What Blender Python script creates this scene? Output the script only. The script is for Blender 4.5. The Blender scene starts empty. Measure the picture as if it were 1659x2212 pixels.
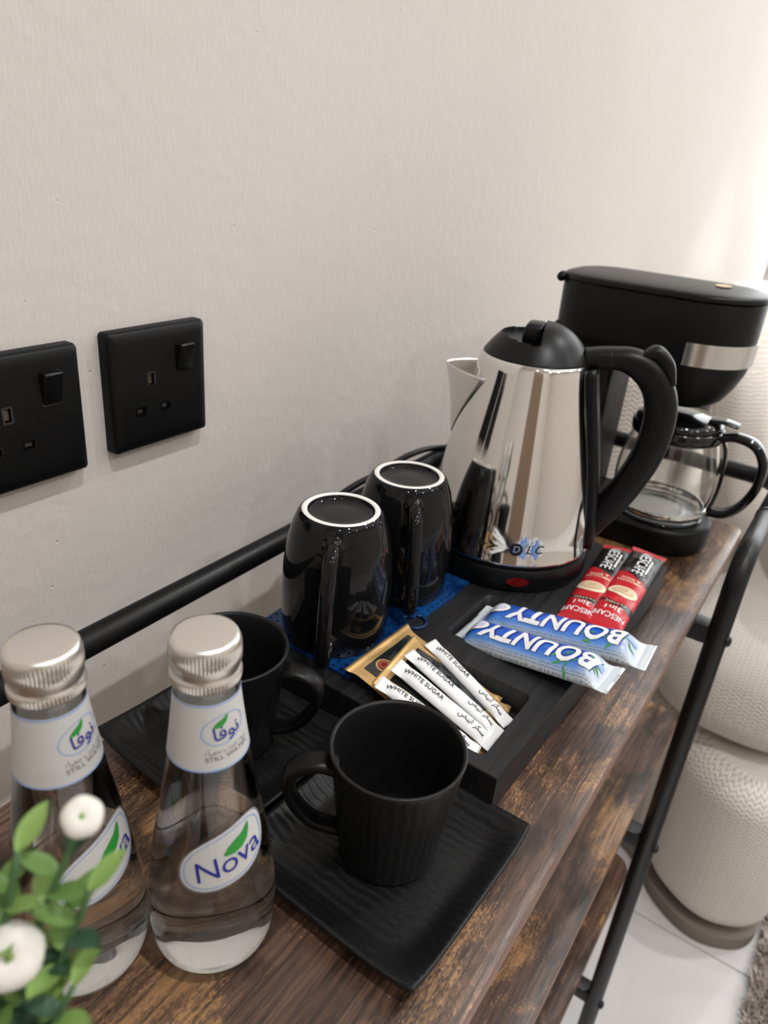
import bpy, bmesh, math, random
from mathutils import Vector, Matrix
random.seed(7)
PI = math.pi
S = bpy.context.scene
COL = S.collection
# ------------------------------------------------------------------ camera
cd = bpy.data.cameras.new('camera')
cam = bpy.data.objects.new('camera', cd); COL.objects.link(cam)
cam.location = (-0.30679, -0.42962, 0.36803)
cam.rotation_euler = (1.114118, -0.081216, -0.971504)
cd.sensor_fit = 'HORIZONTAL'; cd.sensor_width = 36.0
cd.lens = 1600.41 / 1659 * 36
cd.clip_start = 0.01; cd.clip_end = 30
cd.dof.use_dof = True; cd.dof.focus_distance = 0.44; cd.dof.aperture_fstop = 11.5
S.camera = cam
# ------------------------------------------------------------------ light
w = bpy.data.worlds.new('world'); S.world = w; w.use_nodes = True
w.node_tree.nodes['Background'].inputs[0].default_value = (0.9, 0.92, 1.0, 1)
w.node_tree.nodes['Background'].inputs[1].default_value = 0.05
CEIL = 1.95; FLOOR = -0.75
def downlight(x, y, power, size=0.07, col=(0.985, 0.99, 1.0)):
    l = bpy.data.lights.new('downlight', 'AREA'); l.shape = 'DISK'; l.size = size
    l.energy = power; l.color = col; l.spread = math.radians(150)
    o = bpy.data.objects.new('downlight', l); COL.objects.link(o); o.location = (x, y, CEIL - 0.012)
    return o
downlight(-0.16, -0.98, 27, 0.05)
downlight(1.15, -0.98, 20)
downlight(2.35, -0.98, 10)
downlight(-1.10, -0.98, 8)
for lx in (-1.1, -0.16, 1.2, 2.35):
    downlight(lx, -2.3, 17)
# a narrow-beam ceiling spot grazing the far wall (it throws the scallop of light there)
sl = bpy.data.lights.new('wall_spot', 'SPOT'); sl.energy = 260; sl.spot_size = math.radians(32.5); sl.spot_blend = 0.35; sl.shadow_soft_size = 0.02; sl.color = (0.93, 0.97, 1.0)
slo = bpy.data.objects.new('wall_spot', sl); COL.objects.link(slo); slo.location = (1.86, -0.42, CEIL - 0.012)
# soft fill light added below the ceiling, not a real fitting
cl = bpy.data.lights.new('ceiling_fill', 'AREA'); cl.shape = 'RECTANGLE'; cl.size = 2.4; cl.size_y = 1.0
cl.energy = 14; cl.color = (0.97, 0.985, 1.0)
co = bpy.data.objects.new('ceiling_fill', cl); COL.objects.link(co); co.location = (0.6, -1.65, CEIL - 0.01)
S.view_settings.view_transform = 'Standard'; S.view_settings.look = 'None'
S.view_settings.gamma = 1.0; S.view_settings.use_curve_mapping = False
S.view_settings.exposure = -1.15
try:
    S.cycles.use_denoising = True
    S.cycles.max_bounces = 14; S.cycles.transmission_bounces = 14; S.cycles.glossy_bounces = 5; S.cycles.diffuse_bounces = 4
    S.cycles.use_adaptive_sampling = True; S.cycles.adaptive_threshold = 0.06; S.cycles.adaptive_min_samples = 16
    S.cycles.caustics_refractive = True; S.cycles.caustics_reflective = False
    S.cycles.sample_clamp_indirect = 4.0
except Exception:
    pass

# ------------------------------------------------------------------ helpers
def srgb(r, g, b):
    f = lambda c: (c / 255 / 12.92) if c / 255 <= 0.04045 else ((c / 255 + 0.055) / 1.055) ** 2.4
    return (f(r), f(g), f(b), 1.0)
def mat(name, col, rough=0.5, metal=0.0, trans=0.0, ior=1.45, spec=0.5, coat=0.0, emit=None, sheen=0.0, sss=0.0):
    m = bpy.data.materials.new(name); m.use_nodes = True
    b = m.node_tree.nodes['Principled BSDF']
    b.inputs['Base Color'].default_value = col if len(col) == 4 else (*col, 1)
    b.inputs['Roughness'].default_value = rough; b.inputs['Metallic'].default_value = metal
    b.inputs['Transmission Weight'].default_value = trans; b.inputs['IOR'].default_value = ior
    b.inputs['Specular IOR Level'].default_value = spec; b.inputs['Coat Weight'].default_value = coat
    b.inputs['Coat Roughness'].default_value = 0.05
    b.inputs['Sheen Weight'].default_value = sheen
    if sss: b.inputs['Subsurface Weight'].default_value = sss; b.inputs['Subsurface Radius'].default_value = (.01, .01, .006)
    if emit:
        b.inputs['Emission Color'].default_value = emit[0]; b.inputs['Emission Strength'].default_value = emit[1]
    return m
class G:
    """small node-graph helper for one material"""
    def __init__(s, m): s.m = m; s.t = m.node_tree; s.b = s.t.nodes['Principled BSDF']
    def n(s, kind, **kw):
        x = s.t.nodes.new(kind)
        for k, v in kw.items(): setattr(x, k, v)
        return x
    def link(s, a, b): s.t.links.new(a, b)
    def coord(s, which='Object', scale=(1, 1, 1), rot=(0, 0, 0), loc=(0, 0, 0)):
        c = s.n('ShaderNodeTexCoord'); mp = s.n('ShaderNodeMapping')
        s.link(c.outputs[which], mp.inputs[0]); mp.inputs['Scale'].default_value = scale
        mp.inputs['Rotation'].default_value = rot; mp.inputs['Location'].default_value = loc
        return mp.outputs[0]
    def noise(s, vec, scale, detail=4, rough=0.5, dist=0.0):
        x = s.n('ShaderNodeTexNoise'); s.link(vec, x.inputs['Vector'])
        x.inputs['Scale'].default_value = scale; x.inputs['Detail'].default_value = detail
        x.inputs['Roughness'].default_value = rough; x.inputs['Distortion'].default_value = dist
        return x.outputs['Fac']
    def voro(s, vec, scale, feature='F1'):
        x = s.n('ShaderNodeTexVoronoi', feature=feature); s.link(vec, x.inputs['Vector']); x.inputs['Scale'].default_value = scale
        return x.outputs['Distance']
    def wave(s, vec, scale, dist=2, detail=2, dscale=1, direction='X'):
        x = s.n('ShaderNodeTexWave', bands_direction=direction); s.link(vec, x.inputs['Vector'])
        x.inputs['Scale'].default_value = scale; x.inputs['Distortion'].default_value = dist
        x.inputs['Detail'].default_value = detail; x.inputs['Detail Scale'].default_value = dscale
        return x.outputs['Fac']
    def ramp(s, fac, stops, interp='LINEAR'):
        x = s.n('ShaderNodeValToRGB'); s.link(fac, x.inputs[0]); r = x.color_ramp; r.interpolation = interp
        while len(r.elements) < len(stops): r.elements.new(0.5)
        for e, (p, c) in zip(r.elements, stops):
            e.position = p; e.color = c if not isinstance(c, (int, float)) else (c, c, c, 1)
        return x.outputs[0]
    def math(s, op, a, b=None, c=None):
        x = s.n('ShaderNodeMath', operation=op)
        for i, v in enumerate((a, b, c)):
            if v is None: continue
            if isinstance(v, (int, float)): x.inputs[i].default_value = v
            else: s.link(v, x.inputs[i])
        return x.outputs[0]
    def mix(s, fac, a, b, blend='MIX'):
        x = s.n('ShaderNodeMix', data_type='RGBA', blend_type=blend)
        for i, v in ((0, fac), (6, a), (7, b)):
            if isinstance(v, (int, float)): x.inputs[i].default_value = v
            elif isinstance(v, tuple): x.inputs[i].default_value = v
            else: s.link(v, x.inputs[i])
        return x.outputs[2]
    def color(s, sock): s.link(sock, s.b.inputs['Base Color'])
    def rough(s, sock): s.link(sock, s.b.inputs['Roughness'])
    def bump(s, h, strength=0.3, dist=0.001, prev=None):
        x = s.n('ShaderNodeBump'); x.inputs['Strength'].default_value = strength; x.inputs['Distance'].default_value = dist
        s.link(h, x.inputs['Height'])
        if prev is not None: s.link(prev, x.inputs['Normal'])
        s.link(x.outputs[0], s.b.inputs['Normal']); return x.outputs[0]

def link_mesh(name, me, m=None, parent=None, smooth=True):
    o = bpy.data.objects.new(name, me); COL.objects.link(o)
    if m is not None:
        for mm in (m if isinstance(m, (list, tuple)) else [m]): me.materials.append(mm)
    if smooth: me.shade_smooth()
    if parent is not None: o.parent = parent
    return o
def obj(name, V, F, m=None, parent=None, smooth=True, uv=None, mi=None, sharp=None):
    me = bpy.data.meshes.new(name); me.from_pydata([tuple(v) for v in V], [], F); me.update()
    if len(F) < 20000:
        b_ = bmesh.new(); b_.from_mesh(me); bmesh.ops.recalc_face_normals(b_, faces=b_.faces); b_.to_mesh(me); b_.free()
    if uv:
        l = me.uv_layers.new(name='uv')
        for p in me.polygons:
            for li in p.loop_indices: l.data[li].uv = uv[me.loops[li].vertex_index]
    o = link_mesh(name, me, m, parent, smooth)
    if mi:
        for p in me.polygons: p.material_index = mi[p.index]
    if sharp: me.set_sharp_from_angle(angle=math.radians(sharp))
    return o
def bm_obj(name, bm, m=None, parent=None, smooth=False, sharp=None):
    bmesh.ops.recalc_face_normals(bm, faces=bm.faces)
    me = bpy.data.meshes.new(name); bm.to_mesh(me); bm.free()
    o = link_mesh(name, me, m, parent, smooth)
    if sharp: me.set_sharp_from_angle(angle=math.radians(sharp))
    return o
def thing(name, label, cat, loc=(0, 0, 0), rot=(0, 0, 0), group=None):
    o = bpy.data.objects.new(name, None); COL.objects.link(o); o.empty_display_size = 0.02
    o.location = loc; o.rotation_euler = rot
    o['label'] = label; o['category'] = cat
    if group: o['group'] = group
    return o
def tag(o, label, cat, group=None):
    o['label'] = label; o['category'] = cat
    if group: o['group'] = group
    return o
def struct(o): o['kind'] = 'structure'; return o
def lathe(prof, n=64, cx=0, cy=0, off=None):
    """prof: (r, z) from bottom to top; r==0 closes with a pole"""
    V = []; F = []; rings = []
    for k, (r, z) in enumerate(prof):
        ox, oy = off[k] if off else (0, 0)
        if r <= 1e-7:
            rings.append([len(V)]); V.append((cx + ox, cy + oy, z))
        else:
            i0 = len(V); rings.append(list(range(i0, i0 + n)))
            for i in range(n):
                a = 2 * PI * i / n; V.append((cx + ox + r * math.cos(a), cy + oy + r * math.sin(a), z))
    for A, B in zip(rings, rings[1:]):
        if len(A) == 1 and len(B) == 1: continue
        for i in range(n):
            j = (i + 1) % n
            if len(A) == 1: F.append((A[0], B[j], B[i]))
            elif len(B) == 1: F.append((A[i], A[j], B[0]))
            else: F.append((A[i], A[j], B[j], B[i]))
    return V, F
def loft(rings, cap0=True, cap1=True, closed=True):
    n = len(rings[0]); V = [p for r in rings for p in r]; F = []
    for k in range(len(rings) - 1):
        a, b = k * n, (k + 1) * n
        for i in range(n if closed else n - 1):
            j = (i + 1) % n; F.append((a + i, a + j, b + j, b + i))
    if cap0: F.append(tuple(range(n - 1, -1, -1)))
    if cap1: F.append(tuple(range((len(rings) - 1) * n, len(rings) * n)))
    return V, F
def spline(pts, n=10):
    """Catmull-Rom through the points"""
    P = [Vector(p) for p in pts]; P = [2 * P[0] - P[1]] + P + [2 * P[-1] - P[-2]]; out = []
    for i in range(1, len(P) - 2):
        p0, p1, p2, p3 = P[i - 1:i + 3]
        for k in range(n):
            t = k / n
            out.append(0.5 * ((2 * p1) + (-p0 + p2) * t + (2 * p0 - 5 * p1 + 4 * p2 - p3) * t * t + (-p0 + 3 * p1 - 3 * p2 + p3) * t ** 3))
    out.append(P[-2]); return out
def tube(path, r, n=16, side=None, caps=True, power=2.0):
    """r: float, or function(t)->(ra, rb); side fixes the ra axis (else parallel transport)"""
    P = [Vector(p) for p in path]; rings = []; prev = None
    for i, p in enumerate(P):
        t = (P[min(i + 1, len(P) - 1)] - P[max(i - 1, 0)]).normalized()
        if side is not None:
            a = Vector(side); a = (a - a.dot(t) * t).normalized()
        else:
            if prev is None: prev = Vector((0, 0, 1)) if abs(t.z) < 0.9 else Vector((1, 0, 0))
            a = (prev - prev.dot(t) * t).normalized(); prev = a
        b = t.cross(a)
        ra, rb = r(i / (len(P) - 1)) if callable(r) else (r, r)
        ring = []
        for k in range(n):
            c, s_ = math.cos(2 * PI * k / n), math.sin(2 * PI * k / n)
            if power != 2.0:
                c = math.copysign(abs(c) ** (2 / power), c); s_ = math.copysign(abs(s_) ** (2 / power), s_)
            ring.append(p + a * (ra * c) + b * (rb * s_))
        rings.append(ring)
    return loft(rings, caps, caps)
def box_bm(sx, sy, sz, c=(0, 0, 0), bevel=0.0, seg=2):
    bm = bmesh.new(); bmesh.ops.create_cube(bm, size=1)
    bmesh.ops.scale(bm, vec=(sx, sy, sz), verts=bm.verts); bmesh.ops.translate(bm, vec=c, verts=bm.verts)
    if bevel: bmesh.ops.bevel(bm, geom=bm.edges[:] , offset=bevel, segments=seg, profile=0.5, affect='EDGES')
    return bm
def box(name, lo, hi, m, parent=None, bevel=0.0, seg=2):
    bm = box_bm(*[b - a for a, b in zip(lo, hi)], c=[(a + b) / 2 for a, b in zip(lo, hi)], bevel=bevel, seg=seg)
    return bm_obj(name, bm, m, parent, smooth=bevel > 0, sharp=35 if bevel else None)
def rrect(x0, x1, y0, y1, r, n=6):
    out = []
    for cx, cy, a0 in ((x1 - r, y1 - r, 0), (x0 + r, y1 - r, 90), (x0 + r, y0 + r, 180), (x1 - r, y0 + r, 270)):
        for k in range(n + 1):
            a = math.radians(a0 + 90 * k / n); out.append((cx + r * math.cos(a), cy + r * math.sin(a)))
    return out
def inset(pts, d):
    n = len(pts); out = []
    for i in range(n):
        p = Vector(pts[i]); a = Vector(pts[i - 1]); b = Vector(pts[(i + 1) % n])
        t1 = (p - a); t2 = (b - p)
        t1 = t1.normalized() if t1.length > 1e-9 else Vector((0, 0)); t2 = t2.normalized() if t2.length > 1e-9 else t1
        t = (t1 + t2).normalized(); nrm = Vector((-t.y, t.x))
        out.append(p + nrm * d)
    return [(q.x, q.y) for q in out]
def slab(name, plan, z0, z1, m, parent=None, r=0.002, seg=3, uvm=False):
    """solid from a counter-clockwise plan, edges rounded by r"""
    rings = []
    for k in range(seg + 1):
        a = PI / 2 * k / seg
        rings.append([(x, y, z0 + r * (1 - math.cos(a))) for x, y in inset(plan, r * (1 - math.sin(a)))])
    for k in range(seg + 1):
        a = PI / 2 * k / seg
        rings.append([(x, y, z1 - r + r * math.sin(a)) for x, y in inset(plan, r * (1 - math.cos(a)))])
    V, F = loft(rings)
    uv = None
    if uvm:
        n = len(plan); s = [0.0]
        for i in range(1, n): s.append(s[-1] + (Vector(plan[i]) - Vector(plan[i - 1])).length)
        uv = [(s[i % n], V[i][2]) for i in range(len(V))]
    return obj(name, V, F, m, parent, sharp=40, uv=uv)
def evaluated(o):
    bpy.context.view_layer.update()
    return bpy.data.meshes.new_from_object(o.evaluated_get(bpy.context.evaluated_depsgraph_get()))
def text_bm(body, size, bold=0.0, shear=0.0, align='CENTER', spacing=1.0, sx=1.0):
    c = bpy.data.curves.new('t', 'FONT'); c.body = body; c.size = size; c.offset = bold * size; c.shear = shear
    c.align_x = align; c.align_y = 'CENTER'; c.space_character = spacing; c.resolution_u = 3
    o = bpy.data.objects.new('t', c); COL.objects.link(o)
    me = evaluated(o); bpy.data.objects.remove(o); bpy.data.curves.remove(c)
    bm = bmesh.new(); bm.from_mesh(me); bpy.data.meshes.remove(me)
    if sx != 1.0: bmesh.ops.scale(bm, vec=(sx, 1, 1), verts=bm.verts)
    return bm
def poly_bm(pts):
    bm = bmesh.new(); bm.faces.new([bm.verts.new((x, y, 0)) for x, y in pts]); return bm
def ring_bm(outer, inner):
    bm = bmesh.new(); A = [bm.verts.new((x, y, 0)) for x, y in outer]; B = [bm.verts.new((x, y, 0)) for x, y in inner]
    for i in range(len(A)):
        j = (i + 1) % len(A); bm.faces.new((A[i], A[j], B[j], B[i]))
    return bm
def refine(bm, L):
    bmesh.ops.triangulate(bm, faces=bm.faces[:])
    for _ in range(5):
        es = [e for e in bm.edges if e.calc_length() > L]
        if not es: break
        bmesh.ops.subdivide_edges(bm, edges=es, cuts=1); bmesh.ops.triangulate(bm, faces=bm.faces[:])
def decal(name, bm, fn, m, parent, L=0.004, lift=0.00015, at=(0, 0), ang=0.0):
    """lays flat print (u, v in metres) onto a surface fn(u, v) -> (point, normal)"""
    if ang: bmesh.ops.rotate(bm, cent=(0, 0, 0), matrix=Matrix.Rotation(ang, 3, 'Z'), verts=bm.verts)
    refine(bm, L)
    for v in bm.verts:
        p, nrm = fn(v.co.x + at[0], v.co.y + at[1]); v.co = Vector(p) + Vector(nrm) * lift
    me = bpy.data.meshes.new(name); bm.to_mesh(me); bm.free()
    return link_mesh(name, me, m, parent, smooth=False)
def sstep(a, b, x):
    t = min(1, max(0, (x - a) / (b - a))); return t * t * (3 - 2 * t)
def interp(x, T):
    if x <= T[0][0]: return T[0][1]
    for (a, p), (b, q) in zip(T, T[1:]):
        if x <= b: return p + (q - p) * (x - a) / (b - a)
    return T[-1][1]

# ------------------------------------------------------------------ materials
# wall_back's mesh is written in world coordinates
SCR, SCX = 0.3652, 0.095
def wall_material():
    m = mat('plaster', srgb(206, 198, 189), 0.85, spec=0.2); g = G(m)
    c = g.coord('Object')
    cs = g.coord('Object', scale=(1, 1, 0.22))
    big = g.noise(c, 3, 2)
    g.color(g.mix(big, srgb(203, 196, 189), srgb(212, 206, 200)))
    fine = g.noise(cs, 420, 3, 0.6); mid = g.noise(c, 60, 4, 0.6)
    pits = g.ramp(g.voro(c, 75), [(0.0, 0.0), (0.10, 1.0)])
    sel = g.ramp(g.noise(c, 17, 1), [(0.55, 0.0), (0.62, 1.0)])
    pit = g.math('SUBTRACT', 1.0, g.math('MULTIPLY', g.math('SUBTRACT', 1.0, pits), sel))
    h = g.math('ADD', g.math('MULTIPLY', fine, 0.5), g.math('ADD', g.math('MULTIPLY', mid, 1.0), g.math('MULTIPLY', pit, 1.3)))
    # one long hairline scratch left by the plasterer
    sx = g.n('ShaderNodeSeparateXYZ'); g.link(c, sx.inputs[0])
    dz = g.math('ABSOLUTE', g.math('SUBTRACT', g.math('SUBTRACT', sx.outputs[2], g.math('MULTIPLY', sx.outputs[0], 0.0698)), SCR))
    ln = g.math('MULTIPLY', g.math('LESS_THAN', dz, 0.0007), g.math('LESS_THAN', sx.outputs[0], SCX))
    h = g.math('ADD', h, g.math('MULTIPLY', ln, 0.5))
    g.bump(h, 0.55, 0.0016); return m
def wood_material(name='rustic_wood'):
    m = mat(name, srgb(92, 66, 50), 0.4, spec=0.5, coat=0.15); g = G(m); g.b.inputs['Coat Roughness'].default_value = 0.28
    c = g.coord('Object')
    grain = g.noise(g.coord('Object', scale=(9, 230, 230)), 1.6, 6, 0.7, 0.3)
    streak = g.noise(g.coord('Object', scale=(2.2, 30, 30)), 1.4, 6, 0.7, 0.8)
    patch = g.noise(g.coord('Object', scale=(6, 10, 10), loc=(1.3, .4, 0)), 1.5, 6, 0.66, 0.5)
    fine = g.noise(g.coord('Object', scale=(0.45, 1, 1)), 700, 2, 0.7)
    base = g.ramp(streak, [(0.30, srgb(48, 33, 28)), (0.50, srgb(92, 68, 55)), (0.70, srgb(122, 93, 76))])
    tan = g.ramp(g.math('ADD', g.math('MULTIPLY', patch, 0.72), g.math('MULTIPLY', fine, 0.30)), [(0.525, 0.0), (0.58, 1.0)])
    col = g.mix(g.math('MULTIPLY', tan, 0.8), base, srgb(168, 126, 84))
    dark = g.ramp(g.noise(g.coord('Object', scale=(6, 12, 12), loc=(4.1, 2.2, 0)), 1.7, 6, 0.7, 0.5), [(0.50, 0.0), (0.60, 1.0)])
    col = g.mix(g.math('MULTIPLY', dark, 0.75), col, srgb(34, 24, 21))
    lines = g.ramp(grain, [(0.38, 0.22), (0.54, 1.0)])
    col = g.mix(0.85, col, lines, 'MULTIPLY')
    g.color(col); g.rough(g.ramp(grain, [(0.3, 0.38), (0.7, 0.2)])); g.bump(grain, 0.35, 0.0006); return m
def black_wood_material():
    m = mat('black_wood', srgb(34, 33, 34), 0.5, spec=0.4); g = G(m)
    grain = g.noise(g.coord('Object', scale=(8, 140, 30)), 1.6, 5, 0.6, 0.2)
    g.color(g.ramp(grain, [(0.3, srgb(13, 13, 14)), (0.7, srgb(38, 37, 38))])); g.bump(grain, 0.3, 0.0005); return m
def stoneware_material(name, coord, scale, direction, strength, dscale=3.0, dist=2.0):
    m = mat(name, srgb(19, 19, 20), 0.40, spec=0.36); g = G(m)
    c = g.coord(coord, scale=(10, 10, 10))
    wv = g.wave(c, scale, dist, 1, dscale, direction)
    sp = g.noise(g.coord('Object'), 1500, 2, 0.6)
    n1 = g.bump(sp, 0.32, 0.0004); g.bump(wv, strength, 0.0010, n1)
    return m
def fabric_material():
    m = mat('chevron_fabric', srgb(208, 198, 186), 0.95, spec=0.15, sheen=0.2); g = G(m)
    t = g.n('ShaderNodeTexCoord'); sp = g.n('ShaderNodeSeparateXYZ'); g.link(t.outputs['UV'], sp.inputs[0])
    u, v = sp.outputs[0], sp.outputs[1]
    tri = g.math('PINGPONG', u, 0.0068)
    wv = g.math('FRACT', g.math('DIVIDE', g.math('ADD', v, g.math('MULTIPLY', tri, 0.75)), 0.0072))
    rib = g.math('SUBTRACT', 1.0, g.math('POWER', g.math('ABSOLUTE', g.math('SUBTRACT', g.math('MULTIPLY', wv, 2.0), 1.0)), 2.5))
    seam = g.math('POWER', g.math('ABSOLUTE', g.math('SUBTRACT', g.math('MULTIPLY', g.math('FRACT', g.math('DIVIDE', u, 0.0068)), 2.0), 1.0)), 8.0)
    h = g.math('SUBTRACT', rib, g.math('MULTIPLY', seam, 0.5))
    g.color(g.ramp(h, [(0.0, srgb(178, 168, 157)), (0.6, srgb(230, 223, 213))])); g.bump(h, 0.6, 0.0022); return m
M = {}
M['wall'] = wall_material()
M['paint'] = mat('white_paint', srgb(232, 231, 229), 0.8, spec=0.2)
M['opp'] = mat('beige_paint', srgb(206, 199, 190), 0.8, spec=0.2)
M['doorwood'] = mat('door_wood', srgb(122, 100, 82), 0.5)
M['wood'] = wood_material(); M['blackwood'] = black_wood_material()
M['edge'] = mat('edge_band', srgb(128, 100, 88), 0.45)
M['tube'] = mat('black_metal', srgb(17, 17, 18), 0.40, spec=0.4)
M['plastic'] = mat('matte_black_plastic', srgb(8, 8, 9), 0.42, spec=0.26)
M['plastic2'] = mat('satin_black_plastic', srgb(12, 12, 13), 0.36, spec=0.30)
M['gloss'] = mat('gloss_black_plastic', srgb(9, 9, 10), 0.08, spec=0.6)
M['dark'] = mat('socket_shutter', srgb(70, 70, 72), 0.4)
M['brass'] = mat('brass_contact', srgb(120, 98, 80), 0.4, 0.6)
M['mug'] = mat('black_glaze', (0.006, 0.006, 0.007, 1), 0.04, spec=0.32)
M['foot'] = mat('unglazed_white', srgb(238, 234, 228), 0.6)
M['cup'] = stoneware_material('ribbed_stoneware', 'UV', 5.5, 'X', 0.22, 1.5, 2.5)
M['cupin'] = stoneware_material('smooth_stoneware', 'UV', 5.5, 'X', 0.0)
M['plate'] = stoneware_material('waved_stoneware', 'Object', 5.5, 'X', 0.30, 1.6, 3.0)
M['steel'] = mat('polished_steel', (0.72, 0.70, 0.67, 1), 0.07, 1.0)
M['brush'] = mat('satin_steel', (0.68, 0.66, 0.63, 1), 0.22, 1.0)
M['cap'] = mat('aluminium_cap', (0.78, 0.75, 0.70, 1), 0.33, 1.0)
M['glass'] = mat('clear_glass', (0.985, 0.995, 0.99, 1), 0.0, trans=1.0, ior=1.48)
M['water'] = mat('water', (0.99, 0.995, 1, 1), 0.0, trans=1.0, ior=1.333)
def label_material():
    m = mat('label_white', srgb(228, 226, 223), 0.45); g = G(m)
    t = g.n('ShaderNodeBsdfTranslucent'); t.inputs[0].default_value = srgb(228, 226, 223); x = g.n('ShaderNodeMixShader'); x.inputs[0].default_value = 0.3
    g.link(g.b.outputs[0], x.inputs[1]); g.link(t.outputs[0], x.inputs[2]); g.link(x.outputs[0], g.t.nodes['Material Output'].inputs[0]); return m
M['label'] = label_material()
M['ink_blue'] = mat('ink_navy', srgb(38, 46, 140), 0.45)
M['ink_sky'] = mat('ink_sky', srgb(150, 175, 220), 0.45)
M['ink_grey'] = mat('ink_grey', srgb(120, 120, 124), 0.5)
M['ink_green'] = mat('ink_green', srgb(42, 140, 52), 0.45)
M['ink_black'] = mat('ink_black', srgb(18, 18, 20), 0.45)
M['ink_white'] = mat('ink_white', srgb(240, 240, 240), 0.4)
M['paper'] = mat('sugar_paper', srgb(232, 231, 230), 0.5, spec=0.4)
M['gold'] = mat('gold_foil', srgb(222, 182, 122), 0.36, 0.7)
M['foilblack'] = mat('dark_foil', srgb(26, 32, 33), 0.12, 0.0, spec=0.8)
M['red'] = mat('red_print', srgb(190, 32, 42), 0.3, spec=0.5)
M['maroon'] = mat('maroon_print', srgb(130, 28, 30), 0.35)
M['blackfoil'] = mat('black_print', srgb(30, 28, 28), 0.25, spec=0.6)
M['cream'] = mat('coffee_print', srgb(214, 180, 140), 0.4)
M['foam'] = mat('foam_print', srgb(238, 220, 190), 0.4)
M['redlamp'] = mat('red_lens', srgb(110, 8, 12), 0.15, spec=0.6)
M['leaf_print'] = mat('leaf_print', srgb(70, 150, 80), 0.4)
M['pale_print'] = mat('pale_print', srgb(205, 205, 225), 0.4)
M['husk'] = mat('husk_print', srgb(70, 72, 70), 0.4)
M['fabric'] = fabric_material()
M['plinth'] = mat('plinth_fabric', srgb(126, 117, 108), 0.9)
M['leaf'] = mat('leaf_green', srgb(96, 128, 64), 0.5, spec=0.4)
M['leafd'] = mat('leaf_deep', srgb(50, 80, 58), 0.5, spec=0.4)
M['leafl'] = mat('leaf_light', srgb(122, 152, 80), 0.5, spec=0.4)
M['stem'] = mat('stem_green', srgb(74, 104, 66), 0.6)
M['petal'] = mat('white_petal', srgb(222, 217, 208), 0.6, sss=0.1)
M['pot'] = mat('white_pot', srgb(225, 222, 216), 0.4)

# ------------------------------------------------------------------ the room
X0, X1, YF = -1.7, 3.0, -3.2
def wall(name, lo, hi, m): return struct(box(name, lo, hi, m))
wall('wall_back', (X0, 0, FLOOR), (X1, 0.1, CEIL), M['wall'])
wall('wall_front', (X0, YF - 0.1, FLOOR), (X1, YF, CEIL), M['opp'])
wall('wall_left', (X0 - 0.1, YF, FLOOR), (X0, 0, CEIL), M['opp'])
wall('wall_right', (X1, YF, FLOOR), (X1 + 0.1, 0, CEIL), M['paint'])
wall('ceiling', (X0, YF, CEIL), (X1, 0, CEIL + 0.1), M['paint'])
d = struct(box('unseen_door_1', (X0, -1.9, FLOOR), (X0 + 0.04, -1.05, 1.3), M['doorwood'], bevel=0.004))  # unseen door, added for the kettle's reflections
M['daylight'] = mat('daylight_pane', (0.9, 0.9, 0.9, 1), 0.3, emit=((0.93, 0.97, 1.0, 1), 7.5))
wn = struct(box('unseen_window_1', (X1 - 0.02, -1.75, -0.05), (X1 - 0.01, -0.035, 1.65), M['daylight']))  # unseen glowing window, put in because the bright right side implies one
for fy0, fy1, fz0, fz1 in ((-1.81, -1.75, -0.11, 1.71), (-0.035, -0.002, -0.11, 1.71), (-1.75, -0.035, -0.11, -0.05), (-1.75, -0.035, 1.65, 1.71), (-0.965, -0.925, -0.05, 1.65)):
    box('window_frame', (X1 - 0.05, fy0, fz0), (X1 - 0.0, fy1, fz1), M['paint'], wn, bevel=0.004)
def marble():
    m = mat('marble_tile', srgb(205, 204, 203), 0.22, spec=0.5); g = G(m); c = g.coord('Object', scale=(1, 1, 1))
    n1 = g.noise(c, 2.2, 6, 0.6, 1.2)
    vein = g.ramp(n1, [(0.40, 0.0), (0.49, 1.0), (0.56, 0.0)])
    g.color(g.mix(g.math('MULTIPLY', vein, 0.5), g.mix(g.noise(c, 1.1, 3), srgb(196, 194, 193), srgb(216, 215, 214)), srgb(224, 218, 214))); return m
MT = marble()
fl = struct(box('floor', (X0, YF, FLOOR - 0.1), (X1, 0, FLOOR - 0.0015), mat('grout', srgb(150, 147, 144), 0.9)))
TL = 0.60; x = 0.665 - 4 * TL
while x < X1:
    y = 0.0
    while y > YF:
        a, b = max(x, X0), min(x + TL, X1); c, e = max(y - 1.2, YF), y
        if b - a > 0.02: box('tile', (a + .0012, c + .0012, FLOOR - 0.008), (b - .0012, e - .0012, FLOOR), MT, fl, bevel=0.0008, seg=1)
        y -= 1.2
    x += TL

# ------------------------------------------------------------------ console table
tb = thing('console_table', 'three-tier console table with rustic brown shelves and black tubular metal frame', 'console table', (-0.01, -0.2275, FLOOR))
def TP(x, y, z): return (x + 0.01, y + 0.2275, z - FLOOR)
SX0, SX1, SY0, SY1 = -0.61, 0.592, -0.368, -0.087
for zt in (0.0, -0.283, -0.572):
    pl = [(a + 0.01, b + 0.2275) for a, b in rrect(SX0, SX1, SY0, SY1, 0.012 if zt == 0 else 0.03, 5)]
    o = slab('shelf', pl, zt - 0.015 - FLOOR, zt - FLOOR, [M['wood'], M['edge']], tb, r=0.0008, seg=2)
    for p in o.data.polygons:
        if abs(p.normal.z) < 0.5: p.material_index = 1
RT = 0.0098; RZ = 0.060; YB, YFR = -0.062, -0.391; XE, XL = 0.613, 0.372
def arc(c, r, a0, a1, ax, ay, n=8):
    return [Vector(c) + Vector(ax) * (r * math.cos(math.radians(a0 + (a1 - a0) * k / n))) + Vector(ay) * (r * math.sin(math.radians(a0 + (a1 - a0) * k / n))) for k in range(n + 1)]
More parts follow.
